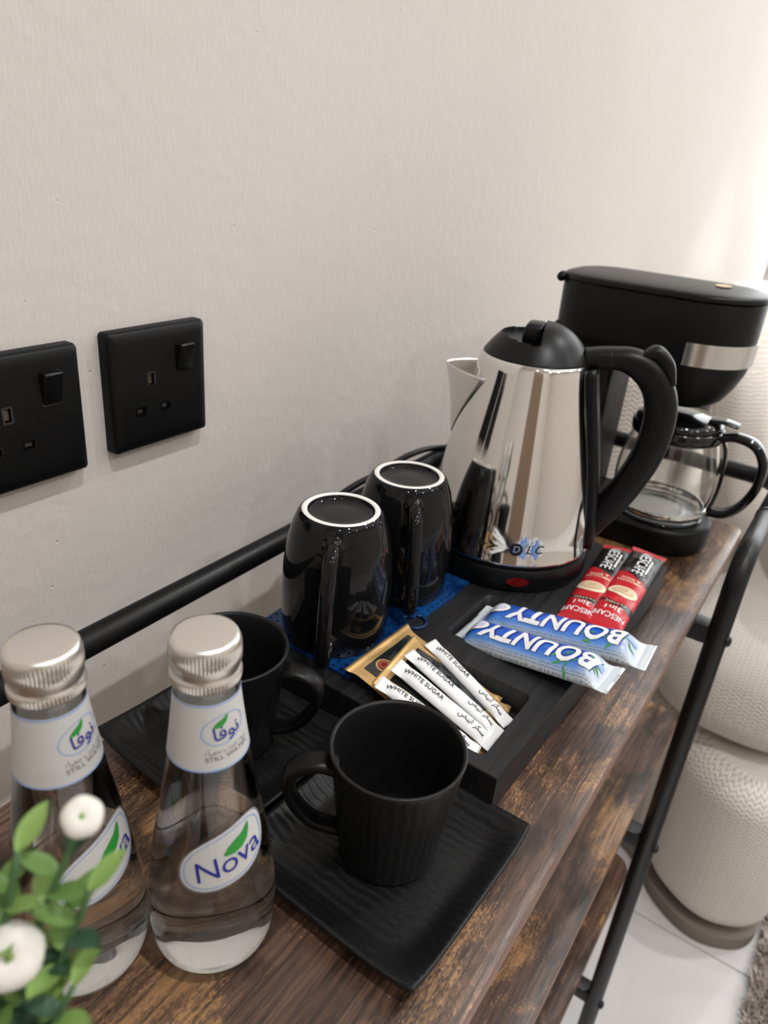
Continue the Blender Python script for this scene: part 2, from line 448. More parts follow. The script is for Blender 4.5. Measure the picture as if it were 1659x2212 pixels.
for sx in (1, -1):
    X_ = lambda v: v if sx > 0 else -0.02 - v
    # front leg, bending into the guard rail, round the end and along the back
    rr = 0.035
    P = [Vector((XL, YFR, FLOOR)), Vector((XL, YFR, RZ - rr))]
    P += arc((XL + rr, YFR, RZ - rr), rr, 180, 90, (1, 0, 0), (0, 0, 1))
    Q = [Vector((XL + 0.12, YFR, RZ))]
    Q += arc((XE - rr, YFR + rr, RZ), rr, -90, 0, (1, 0, 0), (0, 1, 0))
    Q += arc((XE - rr, YB - rr, RZ), rr, 0, 90, (1, 0, 0), (0, 1, 0)); Q.append(Vector((-0.50 if sx > 0 else 0.48, YB, RZ)))
    P.append(Vector((XL + 0.12, YFR, RZ)))
    fix = lambda L_: [TP(X_(p.x), p.y, p.z) for p in L_]
    V, F = tube(fix(P), RT, 20); obj('leg', V, F, M['tube'], tb)
    V, F = tube(fix(Q), RT, 20); obj('guard_rail', V, F, M['tube'], tb)
    V, F = tube(fix([Vector((XL + 0.118, YFR, RZ)), Vector((XL + 0.124, YFR, RZ))]), RT + 0.0006, 20); obj('joint_ring', V, F, M['tube'], tb)
    V, F = tube(fix([Vector((XL, YB, FLOOR)), Vector((XL, YB, RZ - RT * 0.8))]), RT, 20); obj('leg', V, F, M['tube'], tb)
    for zt in (0.0, -0.283, -0.572):
        xa, xb = sorted((X_(XL - 0.004), X_(XL + 0.016)))
        box('bracket', TP(xa, YFR + 0.004, zt - 0.034), TP(xb, YB - 0.004, zt - 0.0152), M['tube'], tb, bevel=0.001)
        V, F = lathe([(0.0, 0.0045), (0.0035, 0.004), (0.0055, 0.002), (0.0058, 0)], 14)
        b = obj('bolt', V, F, M['tube'], tb); b.rotation_euler = (PI / 2, 0, 0); b.location = TP(X_(XL + 0.0), YFR - RT + 0.001, zt - 0.0245)

# ------------------------------------------------------------------ wall sockets
def socket(x0, z0, label):
    t = thing('wall_socket', label, 'wall socket', (x0 + 0.043, 0, z0), group='black wall sockets')
    s = 0.0865
    pl = rrect(-s / 2, s / 2, 0, s, 0.003, 5)
    rings = []
    for d_, y in ((0.0, -0.0006), (0.0, -0.0075), (0.0006, -0.0092), (0.002, -0.0104), (0.0065, -0.0116), (0.009, -0.0118)):
        rings.append([(a, y, b) for a, b in rrect(-s / 2 + d_, s / 2 - d_, d_, s - d_, max(0.0012, 0.003 - d_ * 0.25), 5)])
    V, F = loft(rings); plate = obj('face_plate', V, F, M['plastic'], t, sharp=50)
    # cut the pin slots
    cuts = []
    slots = ((-0.010, 0.0505, 0.0046, 0.0086), (-0.0205, 0.0285, 0.0068, 0.0046), (0.0015, 0.0285, 0.0068, 0.0046))
    for (a, b, w_, h_) in slots:
        c = box('cut', (a - w_ / 2, -0.02, b - h_ / 2), (a + w_ / 2, -0.004, b + h_ / 2), None, t); cuts.append(c)
        md = plate.modifiers.new('b', 'BOOLEAN'); md.object = c; md.operation = 'DIFFERENCE'; md.solver = 'EXACT'
    me = evaluated(plate); plate.modifiers.clear(); plate.data = me; me.set_sharp_from_angle(angle=math.radians(30))
    for c in cuts: bpy.data.objects.remove(c)
    for k, (a, b, w_, h_) in enumerate(slots):
        fr = ring_bm([(a + u, b + v) for u, v in rrect(-w_ / 2 - .0012, w_ / 2 + .0012, -h_ / 2 - .0012, h_ / 2 + .0012, .0006, 2)], [(a + u, b + v) for u, v in rrect(-w_ / 2, w_ / 2, -h_ / 2, h_ / 2, .0003, 2)])
        for v in fr.verts: v.co = (v.co.x, -0.01195, v.co.y)
        bm_obj('pin_slot', fr, M['gloss'], t)
        box('shutter', (a - w_ / 2 + .0008, -0.0095, b - h_ / 2 + .0006), (a + w_ / 2 - .0003, -0.0085, b + h_ / 2 - .0012), M['dark'] if k else M['brass'], t)
    # rocker
    sw = rrect(-0.0065, 0.0065, -0.0105, 0.0105, 0.0012, 3)
    fr = ring_bm([(0.0205 + u * 1.1, 0.062 + v * 1.07) for u, v in sw], [(0.0205 + u, 0.062 + v) for u, v in sw])
    for v in fr.verts: v.co = (v.co.x, -0.0119, v.co.y)
    bm_obj('switch_frame', fr, M['gloss'], t)
    rk = []
    for s_, y0, y1 in ((1.0, -0.011, -0.011), (1.0, -0.0125, -0.0165), (0.9, -0.0130, -0.0175)):
        rk.append([(0.0205 + u * s_, y0 + (y1 - y0) * (v / 0.021 + 0.5) ** 1.6, 0.062 + v * s_) for u, v in sw])
    V, F = loft(rk); obj('rocker_switch', V, F, M['plastic2'], t, sharp=30)
    return t
socket(0.0, 0.1565, 'complete black square wall socket above the handrail, right of its cropped twin')
socket(-0.1085, 0.1545, 'black square wall socket cut off by the left picture edge')

# ------------------------------------------------------------------ square plates and stoneware cups
def plate(loc, rz, label):
    t = thing('square_plate', label, 'plate', loc, (0, 0, rz), 'square black stoneware plates')
    n = 44; s = 0.0635; V = []; F = []
    def h(u, v):
        a = max(abs(u), abs(v)); a = (abs(u) ** 8 + abs(v) ** 8) ** (1 / 8)
        return 0.0042 + 0.0085 * sstep(0.70, 1.03, a) + 0.0025 * (abs(u) * abs(v)) ** 3
    def xy(u, v):
        c = 1 - 0.018 * (abs(u) * abs(v)) ** 6
        return u * s * c, v * s * c
    for side in (0, 1):
        for i in range(n + 1):
            for j in range(n + 1):
                u, v = 2 * i / n - 1, 2 * j / n - 1
                u = math.copysign(abs(u) ** 0.8, u); v = math.copysign(abs(v) ** 0.8, v)
                x, y = xy(u, v); z = h(u, v)
                if side: z = max(0.0, z - 0.0042); x *= 0.992; y *= 0.992
                V.append((x, y, z))
    N_ = (n + 1) ** 2; q = lambda i, j, s_: s_ * N_ + i * (n + 1) + j
    for i in range(n):
        for j in range(n):
            F.append((q(i, j, 0), q(i + 1, j, 0), q(i + 1, j + 1, 0), q(i, j + 1, 0)))
            F.append((q(i, j, 1), q(i, j + 1, 1), q(i + 1, j + 1, 1), q(i + 1, j, 1)))
    for k in range(n):
        F += [(q(k, 0, 1), q(k + 1, 0, 1), q(k + 1, 0, 0), q(k, 0, 0)), (q(k + 1, n, 1), q(k, n, 1), q(k, n, 0), q(k + 1, n, 0)),
              (q(0, k + 1, 1), q(0, k, 1), q(0, k, 0), q(0, k + 1, 0)), (q(n, k, 1), q(n, k + 1, 1), q(n, k + 1, 0), q(n, k, 0))]
    obj('dish', V, F, M['plate'], t)
    return t
plate((-0.0425, -0.2845, 0.0002), math.radians(-2.2), 'square black plate under the cup nearest the camera, close to the shelf edge')
plate((-0.0315, -0.1545, 0.0002), math.radians(-3), 'square black plate by the wall, half hidden behind the water bottles')
def cup(loc, ang, label):
    t = thing('stoneware_cup', label, 'cup', loc, (0, 0, ang), 'matte black stoneware cups')
    pr = [(0, 0.001), (0.022, 0.001), (0.026, 0), (0.0278, 0.0012), (0.0288, 0.004), (0.0300, 0.015), (0.0322, 0.036), (0.0346, 0.056), (0.0368, 0.072), (0.0376, 0.0755), (0.0374, 0.0762), (0.0366, 0.0765), (0.0356, 0.0762), (0.0349, 0.0748),
          (0.0330, 0.060), (0.0300, 0.036), (0.0270, 0.014), (0.0225, 0.0075), (0, 0.006)]
    V, F = lathe(pr, 72); n_out = 10 * 72
    uvc = [(abs(math.atan2(y, x)) * 0.034, z) for x, y, z in V]
    o = obj('body', V, F, [M['cup'], M['cupin']], t, uv=uvc, mi=[0 if k < n_out else 1 for k in range(len(F))])
    P = spline([(0.0325, 0, 0.0625), (0.043, 0, 0.0655), (0.0548, 0, 0.061), (0.0585, 0, 0.050), (0.0545, 0, 0.036), (0.044, 0, 0.0225), (0.0285, 0, 0.0155)], 8)
    V, F = tube(P, lambda q: (0.0078 - 0.0022 * q, 0.0040 - 0.0006 * q), 16, side=(0, 1, 0), power=2.6)
    obj('handle', V, F, M['plastic2'], t)
    return t
cup((-0.0395, -0.2850, 0.0046), math.atan2(-0.2387 + 0.285, -0.0777 + 0.0395), 'matte black ribbed cup in front, handle to the left, on the near plate')
cup((-0.0341, -0.1535, 0.0046), math.atan2(-0.2065 + 0.1535, -0.0109 + 0.0341), 'matte black ribbed cup at the back, partly behind a bottle')

# ------------------------------------------------------------------ black tray
TZ = 0.033
ty = thing('wooden_tray', 'low black wood-grain serving tray with two sunken compartments', 'tray', (0.194, -0.216, 0))
def TRY(x, y): return (x - 0.194, y + 0.216)
pl = [TRY(a, b) for a, b in ((0.366, -0.104), (0.024, -0.104), (0.0195, -0.3225), (0.366, -0.3315))]
rings = [[(x, y, z) for x, y in inset(pl, d_)] for d_, z in ((0.0008, 0.003), (0, 0.0038), (0, TZ - 0.0008), (0.0008, TZ))]
V, F = loft(rings); board = obj('board', V, F, M['blackwood'], ty, smooth=False)
cuts = []
for r in ((0.031, 0.1055, -0.3075, -0.2195), (0.133, 0.2055, -0.3085, -0.221)):
    p0 = [TRY(a, b) for a, b in rrect(*r, 0.006, 5)]
    rg = [[(x, y, z) for x, y in inset(p0, d_)] for d_, z in ((0.003, 0.0105), (0.0012, 0.0112), (0.0005, 0.013), (0, 0.05))]
    V, F = loft(rg); c = obj('cut', V, F, None, ty); cuts.append(c)
    md = board.modifiers.new('b', 'BOOLEAN'); md.object = c; md.operation = 'DIFFERENCE'; md.solver = 'EXACT'
# ring groove round the kettle
V, F = lathe([(0.0815, TZ + 0.01), (0.0815, TZ - 0.0006), (0.0827, TZ - 0.0006), (0.0827, TZ + 0.01), (0.0815, TZ + 0.01)], 72, 0.284 - 0.194, -0.197 + 0.216)
me = evaluated(board); board.modifiers.clear(); board.data = me
for c in cuts: bpy.data.objects.remove(c)
for a, b in ((0.05, -0.305), (0.345, -0.312), (0.05, -0.12), (0.345, -0.12)):
    V, F = lathe([(0, 0), (0.006, 0), (0.0065, 0.0005), (0.0065, 0.0035), (0, 0.0035)], 16, *TRY(a, b)); obj('foot', V, F, M['plastic'], ty)

# ------------------------------------------------------------------ blue perforated mat
def blue_mat():
    m = mat('blue_silicone', srgb(24, 74, 140), 0.25, trans=0.3, ior=1.42, spec=0.6); g = G(m)
    g.color(g.ramp(g.noise(g.coord('Object'), 60, 3), [(0.3, srgb(12, 40, 92)), (0.75, srgb(28, 92, 160))])); g.bump(g.noise(g.coord('Object'), 160, 3), 0.4, 0.001); return m
mt = thing('drain_mat', 'translucent blue perforated rubber mat under the upturned mugs', 'mat', (0.123, -0.154, TZ + 0.0001), (0, 0, math.radians(-1.5)))
bm = bmesh.new(); cs = 0.0066; NX, NY = 26, 14; th = 0.0022; vd = {}
def mv(x, y, z):
    k = (round(x * 1e6), round(y * 1e6), round(z * 1e6))
    if k not in vd: vd[k] = bm.verts.new((x, y, z))
    return vd[k]
def wob(x, y):
    ex = abs(x) / (cs * NX / 2); ey = abs(y) / (cs * NY / 2)
    return 0.0011 * max(0, ey - 0.6) * math.sin(x * 90) * 1.5
hx, hy = 0.004, -0.0425
for i in range(NX):
    for j in range(NY):
        cx, cy = (i - NX / 2 + .5) * cs, (j - NY / 2 + .5) * cs
        big = math.hypot(cx - hx, cy - hy) < 0.0085
        for z in (0, th):
            o8 = [(cx + cs / 2 * a, cy + cs / 2 * b) for a, b in ((1, 0), (1, 1), (0, 1), (-1, 1), (-1, 0), (-1, -1), (0, -1), (1, -1))]
            hr = 0.00115
            i8 = [(cx + hr * math.cos(k * PI / 4), cy + hr * math.sin(k * PI / 4)) for k in range(8)]
            if big: continue
            for k in range(8):
                l = (k + 1) % 8
                q = [mv(*o8[k], z), mv(*o8[l], z), mv(*i8[l], z), mv(*i8[k], z)]
                bm.faces.new(q if z else q[::-1])
            if z:
                for k in range(8):
                    l = (k + 1) % 8; bm.faces.new((mv(*i8[k], 0), mv(*i8[k], th), mv(*i8[l], th), mv(*i8[l], 0)))
bnd = [e for e in bm.edges if len(e.link_faces) == 1]
for e in bnd:
    a, b = e.verts
    if a.co.z > 0.001 and b.co.z > 0.001:
        a2, b2 = mv(a.co.x, a.co.y, 0), mv(b.co.x, b.co.y, 0)
        try: bm.faces.new((a, b, b2, a2))
        except ValueError: pass
for v in bm.verts: v.co.y += wob(v.co.x, v.co.y); v.co.z += 0.0003 * (1 + math.sin(v.co.x * 70 + v.co.y * 50))
bm_obj('sheet', bm, blue_mat(), mt)
V, F = tube([(hx + 0.0092 * math.cos(a * PI / 12), hy + 0.0092 * math.sin(a * PI / 12), th * 0.6) for a in range(25)], 0.0009, 8); obj('hole_rim', V, F, mt.children[0].data.materials[0], mt)

# ------------------------------------------------------------------ upturned mugs
def mug(loc, ang, label):
    t = thing('upturned_mug', label, 'mug', loc, (0, 0, ang), 'upturned glossy black mugs')
    H = 0.1015
    pr = [(0.0345, 0.004), (0.0372, 0.0006), (0.0385, 0.0), (0.0392, 0.0012), (0.0402, 0.014), (0.0409, 0.030), (0.0408, 0.045), (0.0398, 0.060), (0.0377, 0.076), (0.0345, 0.090), (0.0315, 0.0975), (0.0300, H - 0.0012), (0.0281, H)]
    V, F = lathe(pr, 80); obj('body', V, F, M['mug'], t)
    V, F = lathe([(0.0284, H - 0.0006), (0.0276, H), (0.0262, H + 0.0004), (0.0246, H + 0.0002), (0.0240, H - 0.0006)], 80); obj('foot_ring', V, F, M['foot'], t)
    V, F = lathe([(0.0241, H - 0.0004), (0.0236, H - 0.003), (0.022, H - 0.0042), (0.012, H - 0.0036), (0, H - 0.0034)], 64); obj('base_glaze', V, F, M['mug'], t)
    P = spline([(0.033, 0, 0.0885), (0.0405, 0, 0.0885), (0.049, 0, 0.082), (0.056, 0, 0.064), (0.0615, 0, 0.042), (0.0635, 0, 0.024), (0.060, 0, 0.0125), (0.050, 0, 0.0110), (0.039, 0, 0.0155)], 8)
    V, F = tube(P, lambda q: (0.0052, 0.0048), 16, side=(0, 1, 0), power=2.3); obj('handle', V, F, M['mug'], t)
    for z in (0.0885, 0.0155):
        V, F = lathe([(0.0085, 0), (0.0066, 0.0022), (0.0058, 0.005), (0.0, 0.005)], 18)
        o = obj('handle_joint', V, F, M['mug'], t); o.rotation_euler = (0, PI / 2, 0); o.location = (0.0338 if z > 0.05 else 0.0385, 0, z)
    return t
mug((0.0763, -0.154, TZ + 0.0027), math.atan2(-0.1786 + 0.154, 0.0331 - 0.0763), 'glossy black mug upside down with white foot ring, nearer the camera')
mug((0.1640, -0.1555, TZ + 0.0027), math.atan2(-0.1865 + 0.1555, 0.1275 - 0.164), 'glossy black mug upside down beside the steel kettle')

# ------------------------------------------------------------------ electric kettle
KX, KY = 0.284, -0.197
kt = thing('electric_kettle', 'polished steel electric kettle with black lid, handle and base', 'kettle', (KX, KY, TZ + 0.0002))
Z = lambda z: z - TZ - 0.0002
V, F = lathe([(0, Z(.0335)), (0.070, Z(.0335)), (0.0748, Z(.0345)), (0.0758, Z(.037)), (0.0762, Z(.046)), (0.0758, Z(.0525)), (0.0745, Z(.0545)), (0.0735, Z(.0548)), (0.0738, Z(.0575)), (0, Z(.0575))], 96)
pb = obj('power_base', V, F, M['plastic2'], kt, sharp=40)
body = [(.0575, .0742), (.0590, .0757), (.0605, .0757), (.0625, .0747), (.075, .0738), (.095, .0716), (.12, .0677), (.145, .0630), (.17, .0577), (.19, .0532), (.205, .0499), (.214, .0482), (.2195, .0472), (.2225, .0455), (.2235, .0435)]
def kr(z): return interp(z, body)
V, F = lathe([(r, Z(z)) for z, r in body], 128); obj('steel_body', V, F, M['steel'], kt)
sd = math.atan2(0.955, -0.295); S2 = Vector((math.cos(sd), math.sin(sd), 0)); T2 = Vector((-math.sin(sd), math.cos(sd), 0))
# spout
rows = []; nr, nc = 22, 24
for i in range(nr + 1):
    t_ = i / nr; z = 0.143 + (0.2045 - 0.143) * t_
    w_ = math.radians(46) * t_ ** 0.9; R_ = kr(z); tipr = R_ + (0.0755 - R_) * t_ ** 0.75 + 0.0008
    row = []
    for j in range(nc + 1):
        q = 2 * j / nc - 1; a = w_ * q
        base = (S2 * math.cos(a) + T2 * math.sin(a)) * (R_ + 0.0006)
        k = (1 - abs(q) ** 1.35)
        ext = (tipr * 0.999 - R_ * 1.0) * k
        p = base + S2 * ext * 1.0; p = Vector((p.x, p.y, 0)); 
        zz = z + 0.002 * t_ * k
        row.append((p.x, p.y, Z(zz)))
    rows.append(row)
V, F = loft(rows, False, False, closed=False)
sp = obj('spout', V, F, M['brush'], kt); md = sp.modifiers.new('s', 'SOLIDIFY'); md.thickness = 0.0007
# lid
def lid_h(s_, t_):
    r = math.hypot(s_, t_); base = 0.0275 * (1 - min(1, r / 0.0450) ** 2.6) + 0.0
    if s_ > -0.0035:
        d_ = math.hypot(s_ + 0.0035, t_ * 1.0) / 0.0345
        if d_ < 1: base = min(base, 0.0098 + 0.0025 * d_ ** 3 + 0.002 * (1 - d_))
    return base
n1, n2 = 40, 120; V = []; F = []
for i in range(n1 + 1):
    r = 0.0450 * (i / n1) ** 0.8
    for j in range(n2):
        a = 2 * PI * j / n2; s_, t_ = r * math.cos(a), r * math.sin(a)
        p = S2 * s_ + T2 * t_; V.append((p.x, p.y, Z(0.2232 + lid_h(s_, t_))))
for i in range(n1):
    for j in range(n2): F.append((i * n2 + j, i * n2 + (j + 1) % n2, (i + 1) * n2 + (j + 1) % n2, (i + 1) * n2 + j))
k0 = len(V)
for dz, r in ((-0.0022, 0.0452), (-0.004, 0.0440)):
    for j in range(n2):
        a = 2 * PI * j / n2; p = S2 * r * math.cos(a) + T2 * r * math.sin(a); V.append((p.x, p.y, Z(0.2232 + dz)))
for i, (b0, b1) in enumerate(((n1 * n2, k0), (k0, k0 + n2))):
    for j in range(n2): F.append((b0 + j, b0 + (j + 1) % n2, b1 + (j + 1) % n2, b1 + j))
ld = obj('lid', V, F, M['plastic2'], kt, sharp=48)
bm = box_bm(0.0150, 0.0250, 0.0175, (0, 0, 0), 0.0035, 4)
for v in bm.verts:
    if v.co.z > 0: v.co.x -= 0.002 * (v.co.z / 0.008); v.co.z *= 1 - 0.35 * (abs(v.co.y) / 0.012) ** 3
tabo = bm_obj('lid_button', bm, M['plastic2'], ld, smooth=True, sharp=40); p = S2 * 0.0062
tabo.location = (p.x, p.y, Z(0.2232 + 0.0185)); tabo.rotation_euler = (0, 0, sd)
# handle
HD = -S2
HP = lambda r, z: (HD.x * r, HD.y * r, Z(z))
P = spline([HP(.040, .2255), HP(.058, .2290), HP(.076, .2290), HP(.0935, .2200), HP(.1055, .2010), HP(.1085, .176), HP(.1045, .148), HP(.094, .118), HP(.080, .092), HP(.069, .074)], 10)
V, F = tube(P, lambda q: (0.0125, interp(q, [(0, .0088), (.15, .0092), (.3, .0125), (.5, .0135), (.75, .0128), (1, .012)])), 24, side=(T2.x, T2.y, 0), power=2.5)
hd = obj('handle', V, F, M['plastic2'], kt)
P = [HP(kr(z) - 0.0006, z) for z in [0.062 + 0.158 * k / 24 for k in range(25)]]
V, F = tube(P, (lambda q: (0.0185, 0.0056)), 16, side=(T2.x, T2.y, 0), power=4); obj('handle_spine', V, F, M['plastic2'], kt)
P = spline([HP(.0845, .2355), HP(.094, .2385), HP(.104, .2300), HP(.1115, .2155)], 6)
V, F = tube(P, lambda q: (0.009, interp(q, [(0, .003), (.3, .006), (.7, .006), (1, .003)])), 14, side=(T2.x, T2.y, 0), power=3); obj('switch_lever', V, F, M['plastic2'], hd)
# hinge block seam
V, F = tube([HP(.0600, .2289), HP(.0606, .2290)], lambda q: (0.01265, 0.0094), 24, side=(T2.x, T2.y, 0), power=2.5); obj('hinge_seam', V, F, M['gloss'], hd)
# pilot lamp and maker's mark
def kfn(a0, z0):
    def f(u, v):
        z = z0 + v; r = kr(z); a = a0 + u / r; n_ = Vector((math.cos(a), math.sin(a), 0.18 if z > 0.06 else 0)); n_.normalize()
        return (r * math.cos(a), r * math.sin(a), Z(z)), n_
    return f
def pfn(a0, z0):
    def f(u, v):
        a = a0 + u / 0.0762; n_ = Vector((math.cos(a), math.sin(a), 0)); return (0.0762 * n_.x, 0.0762 * n_.y, Z(z0 + v)), n_
    return f
ell = lambda a, b, n=32, p=2.0: [(a * math.copysign(abs(math.cos(2 * PI * k / n)) ** (2 / p), math.cos(2 * PI * k / n)), b * math.copysign(abs(math.sin(2 * PI * k / n)) ** (2 / p), math.sin(2 * PI * k / n))) for k in range(n)]
bmx = poly_bm(ell(0.0098, 0.0042)); decal('pilot_lamp', bmx, pfn(math.radians(214), 0.0450), M['redlamp'], pb, L=0.003, lift=0.0007)
a_l = math.radians(214)
lg = decal('logo_disc', poly_bm(ell(0.0058, 0.0058)), kfn(a_l, 0.0745), M['ink_black'], kt, L=0.002, lift=0.0002, at=(-0.0055, 0))
decal('logo_letter', text_bm('D', 0.0085, shear=0.1), kfn(a_l, 0.0745), M['brush'], lg, L=0.002, lift=0.0004, at=(-0.0052, 0.0001))
decal('lettering', text_bm('LC', 0.0105, bold=0.004, shear=0.28, spacing=1.35), kfn(a_l, 0.0745), M['ink_black'], kt, L=0.002, lift=0.0003, at=(0.0100, 0.0002))
# cord resting on the back rail
P = spline([(KX, KY + 0.074, 0.040), (KX + 0.03, -0.105, 0.05), (0.390, -0.075, 0.068), (0.375, -0.060, 0.0735), (0.322, -0.060, 0.0800), (0.262, -0.0605, 0.0770), (0.228, -0.0615, 0.0775), (0.198, -0.058, 0.0700), (0.165, -0.045, 0.045), (0.16, -0.04, -0.06), (0.2, -0.03, -0.3)], 8)
V, F = tube([(p[0] - KX, p[1] - KY, p[2] - TZ - 0.0002) for p in P], 0.0032, 10); obj('power_cord', V, F, M['plastic'], kt)

# ------------------------------------------------------------------ drip coffee maker
MX = 0.500
cm = thing('coffee_maker', 'matte black drip coffee maker with chrome band at the far shelf end', 'coffee maker', (MX, -0.24, 0.0002))
CY = lambda y: y + 0.24
def stadium(hw, yf, yb, rb=0.03, n=20):
    """plan, counter-clockwise: round front at -y, softer back"""
    out = []
    for k in range(n + 1):
        a = math.radians(180 + 180 * k / n); out.append((hw * math.cos(a), CY(yf) + hw + hw * math.sin(a)))
    for cx, a0 in ((hw - rb, 0), (-hw + rb, 90)):
        for k in range(9):
            a = math.radians(a0 + 90 * k / 8); out.append((cx + rb * math.cos(a), CY(yb) - rb + rb * math.sin(a)))
    return out
base = stadium(0.054, -0.344, -0.135, 0.035)
slab('base', base, 0.0, 0.030, M['plastic'], cm, r=0.006, seg=4)
V, F = lathe([(0, .0300), (0.047, .0300), (0.0478, .0312), (0.047, .0322), (0.044, .0325), (0, .0325)], 48, 0, CY(-0.285)); obj('hot_plate', V, F, M['gloss'], cm)
box('column', (-0.046, CY(-0.212), 0.02), (0.046, CY(-0.137), 0.222), M['plastic'], cm, bevel=0.012, seg=4)
hs = [[(x, y, z) for x, y in inset(stadium(0.0575, -0.3345, -0.137, 0.042), d_)] for z, d_ in ((.205, .004), (.2085, .0012), (.216, .0006), (.262, 0), (.2635, .0008))]
V, F = loft(hs); obj('housing', V, F, M['plastic'], cm, sharp=40)
V, F = lathe([(0, .153), (.018, .1535), (.030, .157), (.040, .165), (.0485, .179), (.0545, .194), (.0565, .205), (.0565, .210)], 64, 0, CY(-0.277)); obj('filter_basket', V, F, M['plastic'], cm)
# chrome band round the front
rg = []
for z, r in ((.2045, .0574), (.2045, .0586), (.2265, .0588), (.2265, .0576)):
    rg.append([(r * math.cos(math.radians(a)), CY(-0.277) + r * math.sin(math.radians(a)), z) for a in range(184, 357, 4)])
V, F = loft(rg, False, False, closed=False); obj('chrome_band', V, F, M['brush'], cm, sharp=40)
# lid: dished and slightly domed
lp = stadium(0.0590, -0.3360, -0.1365, 0.045); lr = []
for z, d_ in ((.2640, .0020), (.2645, .0), (.2675, .0), (.2690, .0008), (.2700, .0030), (.2712, .009), (.2722, .020), (.2728, .033), (.2730, .045)):
    lr.append([(x, y, z + 0.004 * max(0.0, (CY(-0.24) - y)) / 0.1 * 0.3) for x, y in inset(lp, d_)])
V, F = loft(lr); ldm = obj('lid', V, F, M['plastic2'], cm, sharp=60)
bmx = poly_bm(ell(0.011, 0.0075)); 
decal('lid_emblem', bmx, lambda u, v: ((u, CY(-0.290) + v, 0.2731), (0, 0, 1)), M['cream'], ldm, lift=0.0016)
for sx in (-1, 1):
    V, F = tube([(sx * 0.030, CY(-0.1375), .264), (sx * 0.042, CY(-0.1405), .264)], 0.0048, 14); obj('hinge', V, F, M['plastic'], cm)
def bfn(u, v):
    a = math.radians(-66) + u / 0.054; n_ = Vector((math.cos(a), math.sin(a), 0))
    return (0.0542 * n_.x, CY(-0.290) + 0.0542 * n_.y, 0.0165 + v), n_
decal('maker_mark', text_bm('mini', 0.0065, bold=0.01), bfn, M['ink_white'], cm, L=0.003, lift=0.0003)
# carafe
GY = -0.283
cf = thing('glass_carafe', 'clear glass coffee carafe with glossy black lid and handle', 'carafe', (MX, GY, 0.0329))
gp = [(0.030, .0006), (.042, .0008), (.0465, .004), (.0490, .011), (.0515, .022), (.0528, .034), (.0525, .048), (.0505, .062), (.0470, .076), (.0445, .086), (.0440, .094)]
inn = [(r - 0.0018, z + (0.0018 if k < 2 else 0.0006)) for k, (r, z) in enumerate(gp)]
V, F = lathe([(0, .0010)] + gp + inn[::-1] + [(0, .0034)], 72); obj('glass_bowl', V, F, M['glass'], cf)
V, F = lathe([(.0470, .0030), (.0490, .0040), (.0500, .0105), (.0494, .0112), (.0484, .0105)], 72); obj('steel_ring', V, F, M['steel'], cf)
V, F = lathe([(.0430, .088), (.0462, .088), (.0470, .0905), (.0470, .0985), (.0455, .1000), (.0430, .1000)], 64); obj('collar', V, F, M['gloss'], cf)
V, F = lathe([(.0435, .0995), (.0450, .1010), (.0440, .1050), (.0400, .1085), (.0200, .1105), (.012, .112), (0, .112)], 64); cl_ = obj('carafe_lid', V, F, M['gloss'], cf)
P = spline([(0, -0.030, .1105), (0, -0.045, .1120), (0, -0.058, .1100)], 6); V, F = tube(P, lambda q: (0.012 - 0.004 * q, 0.0022), 14, side=(1, 0, 0), power=3); obj('thumb_lever', V, F, M['gloss'], cl_)
P = spline([(0, -0.044, .0950), (0, -0.060, .0990), (0, -0.0785, .0945), (0, -0.0895, .0800), (0, -0.0915, .0620), (0, -0.0885, .0440), (0, -0.0800, .0260), (0, -0.0680, .0150), (0, -0.0525, .0125)], 8)
V, F = tube(P, lambda q: (0.0085, 0.0048), 16, side=(1, 0, 0), power=3); obj('handle', V, F, M['gloss'], cf)
P = spline([(0, -0.0475, .0930), (0, -0.0530, .080), (0, -0.0560, .055), (0, -0.0555, .032), (0, -0.0520, .013)], 6)
V, F = tube(P, lambda q: (0.0055, 0.0020), 12, side=(1, 0, 0), power=3); obj('handle_back', V, F, M['gloss'], cf)

# ------------------------------------------------------------------ water bottles
BP = [(0, .0203), (.0006, .0212), (.003, .0238), (.008, .0274), (.016, .0298), (.030, .0306), (.047, .0297), (.0735, .0263), (.0985, .0221), (.116, .0193), (.1325, .0170), (.150, .0149), (.160, .0139), (.1685, .0133), (.172, .0130)]
def br(z):
    return interp(z, BPS)
_sp = spline([(r, 0, z) for z, r in BP], 6); BPS = [(p.z, p.x) for p in _sp]
LAB = [(0.0205 * math.copysign(abs(math.cos(t)) ** 0.72, math.cos(t)), 0.0142 * math.copysign(abs(math.sin(t)) ** 0.86, math.sin(t))) for t in [2 * PI * k / 64 for k in range(64)]]
LAB = [(u, v * (1 + 0.10 * u / 0.02) + 0.30 * u) for u, v in LAB]
def leafmark(s_):
    up = [(0, 0), (.18, .24), (.42, .40), (.70, .52), (1.0, .78)]; lo = [(.97, .5), (.85, .22), (.62, .02), (.35, -.06), (.12, -.05)]
    return [(a * s_, b * s_) for a, b in up + lo]
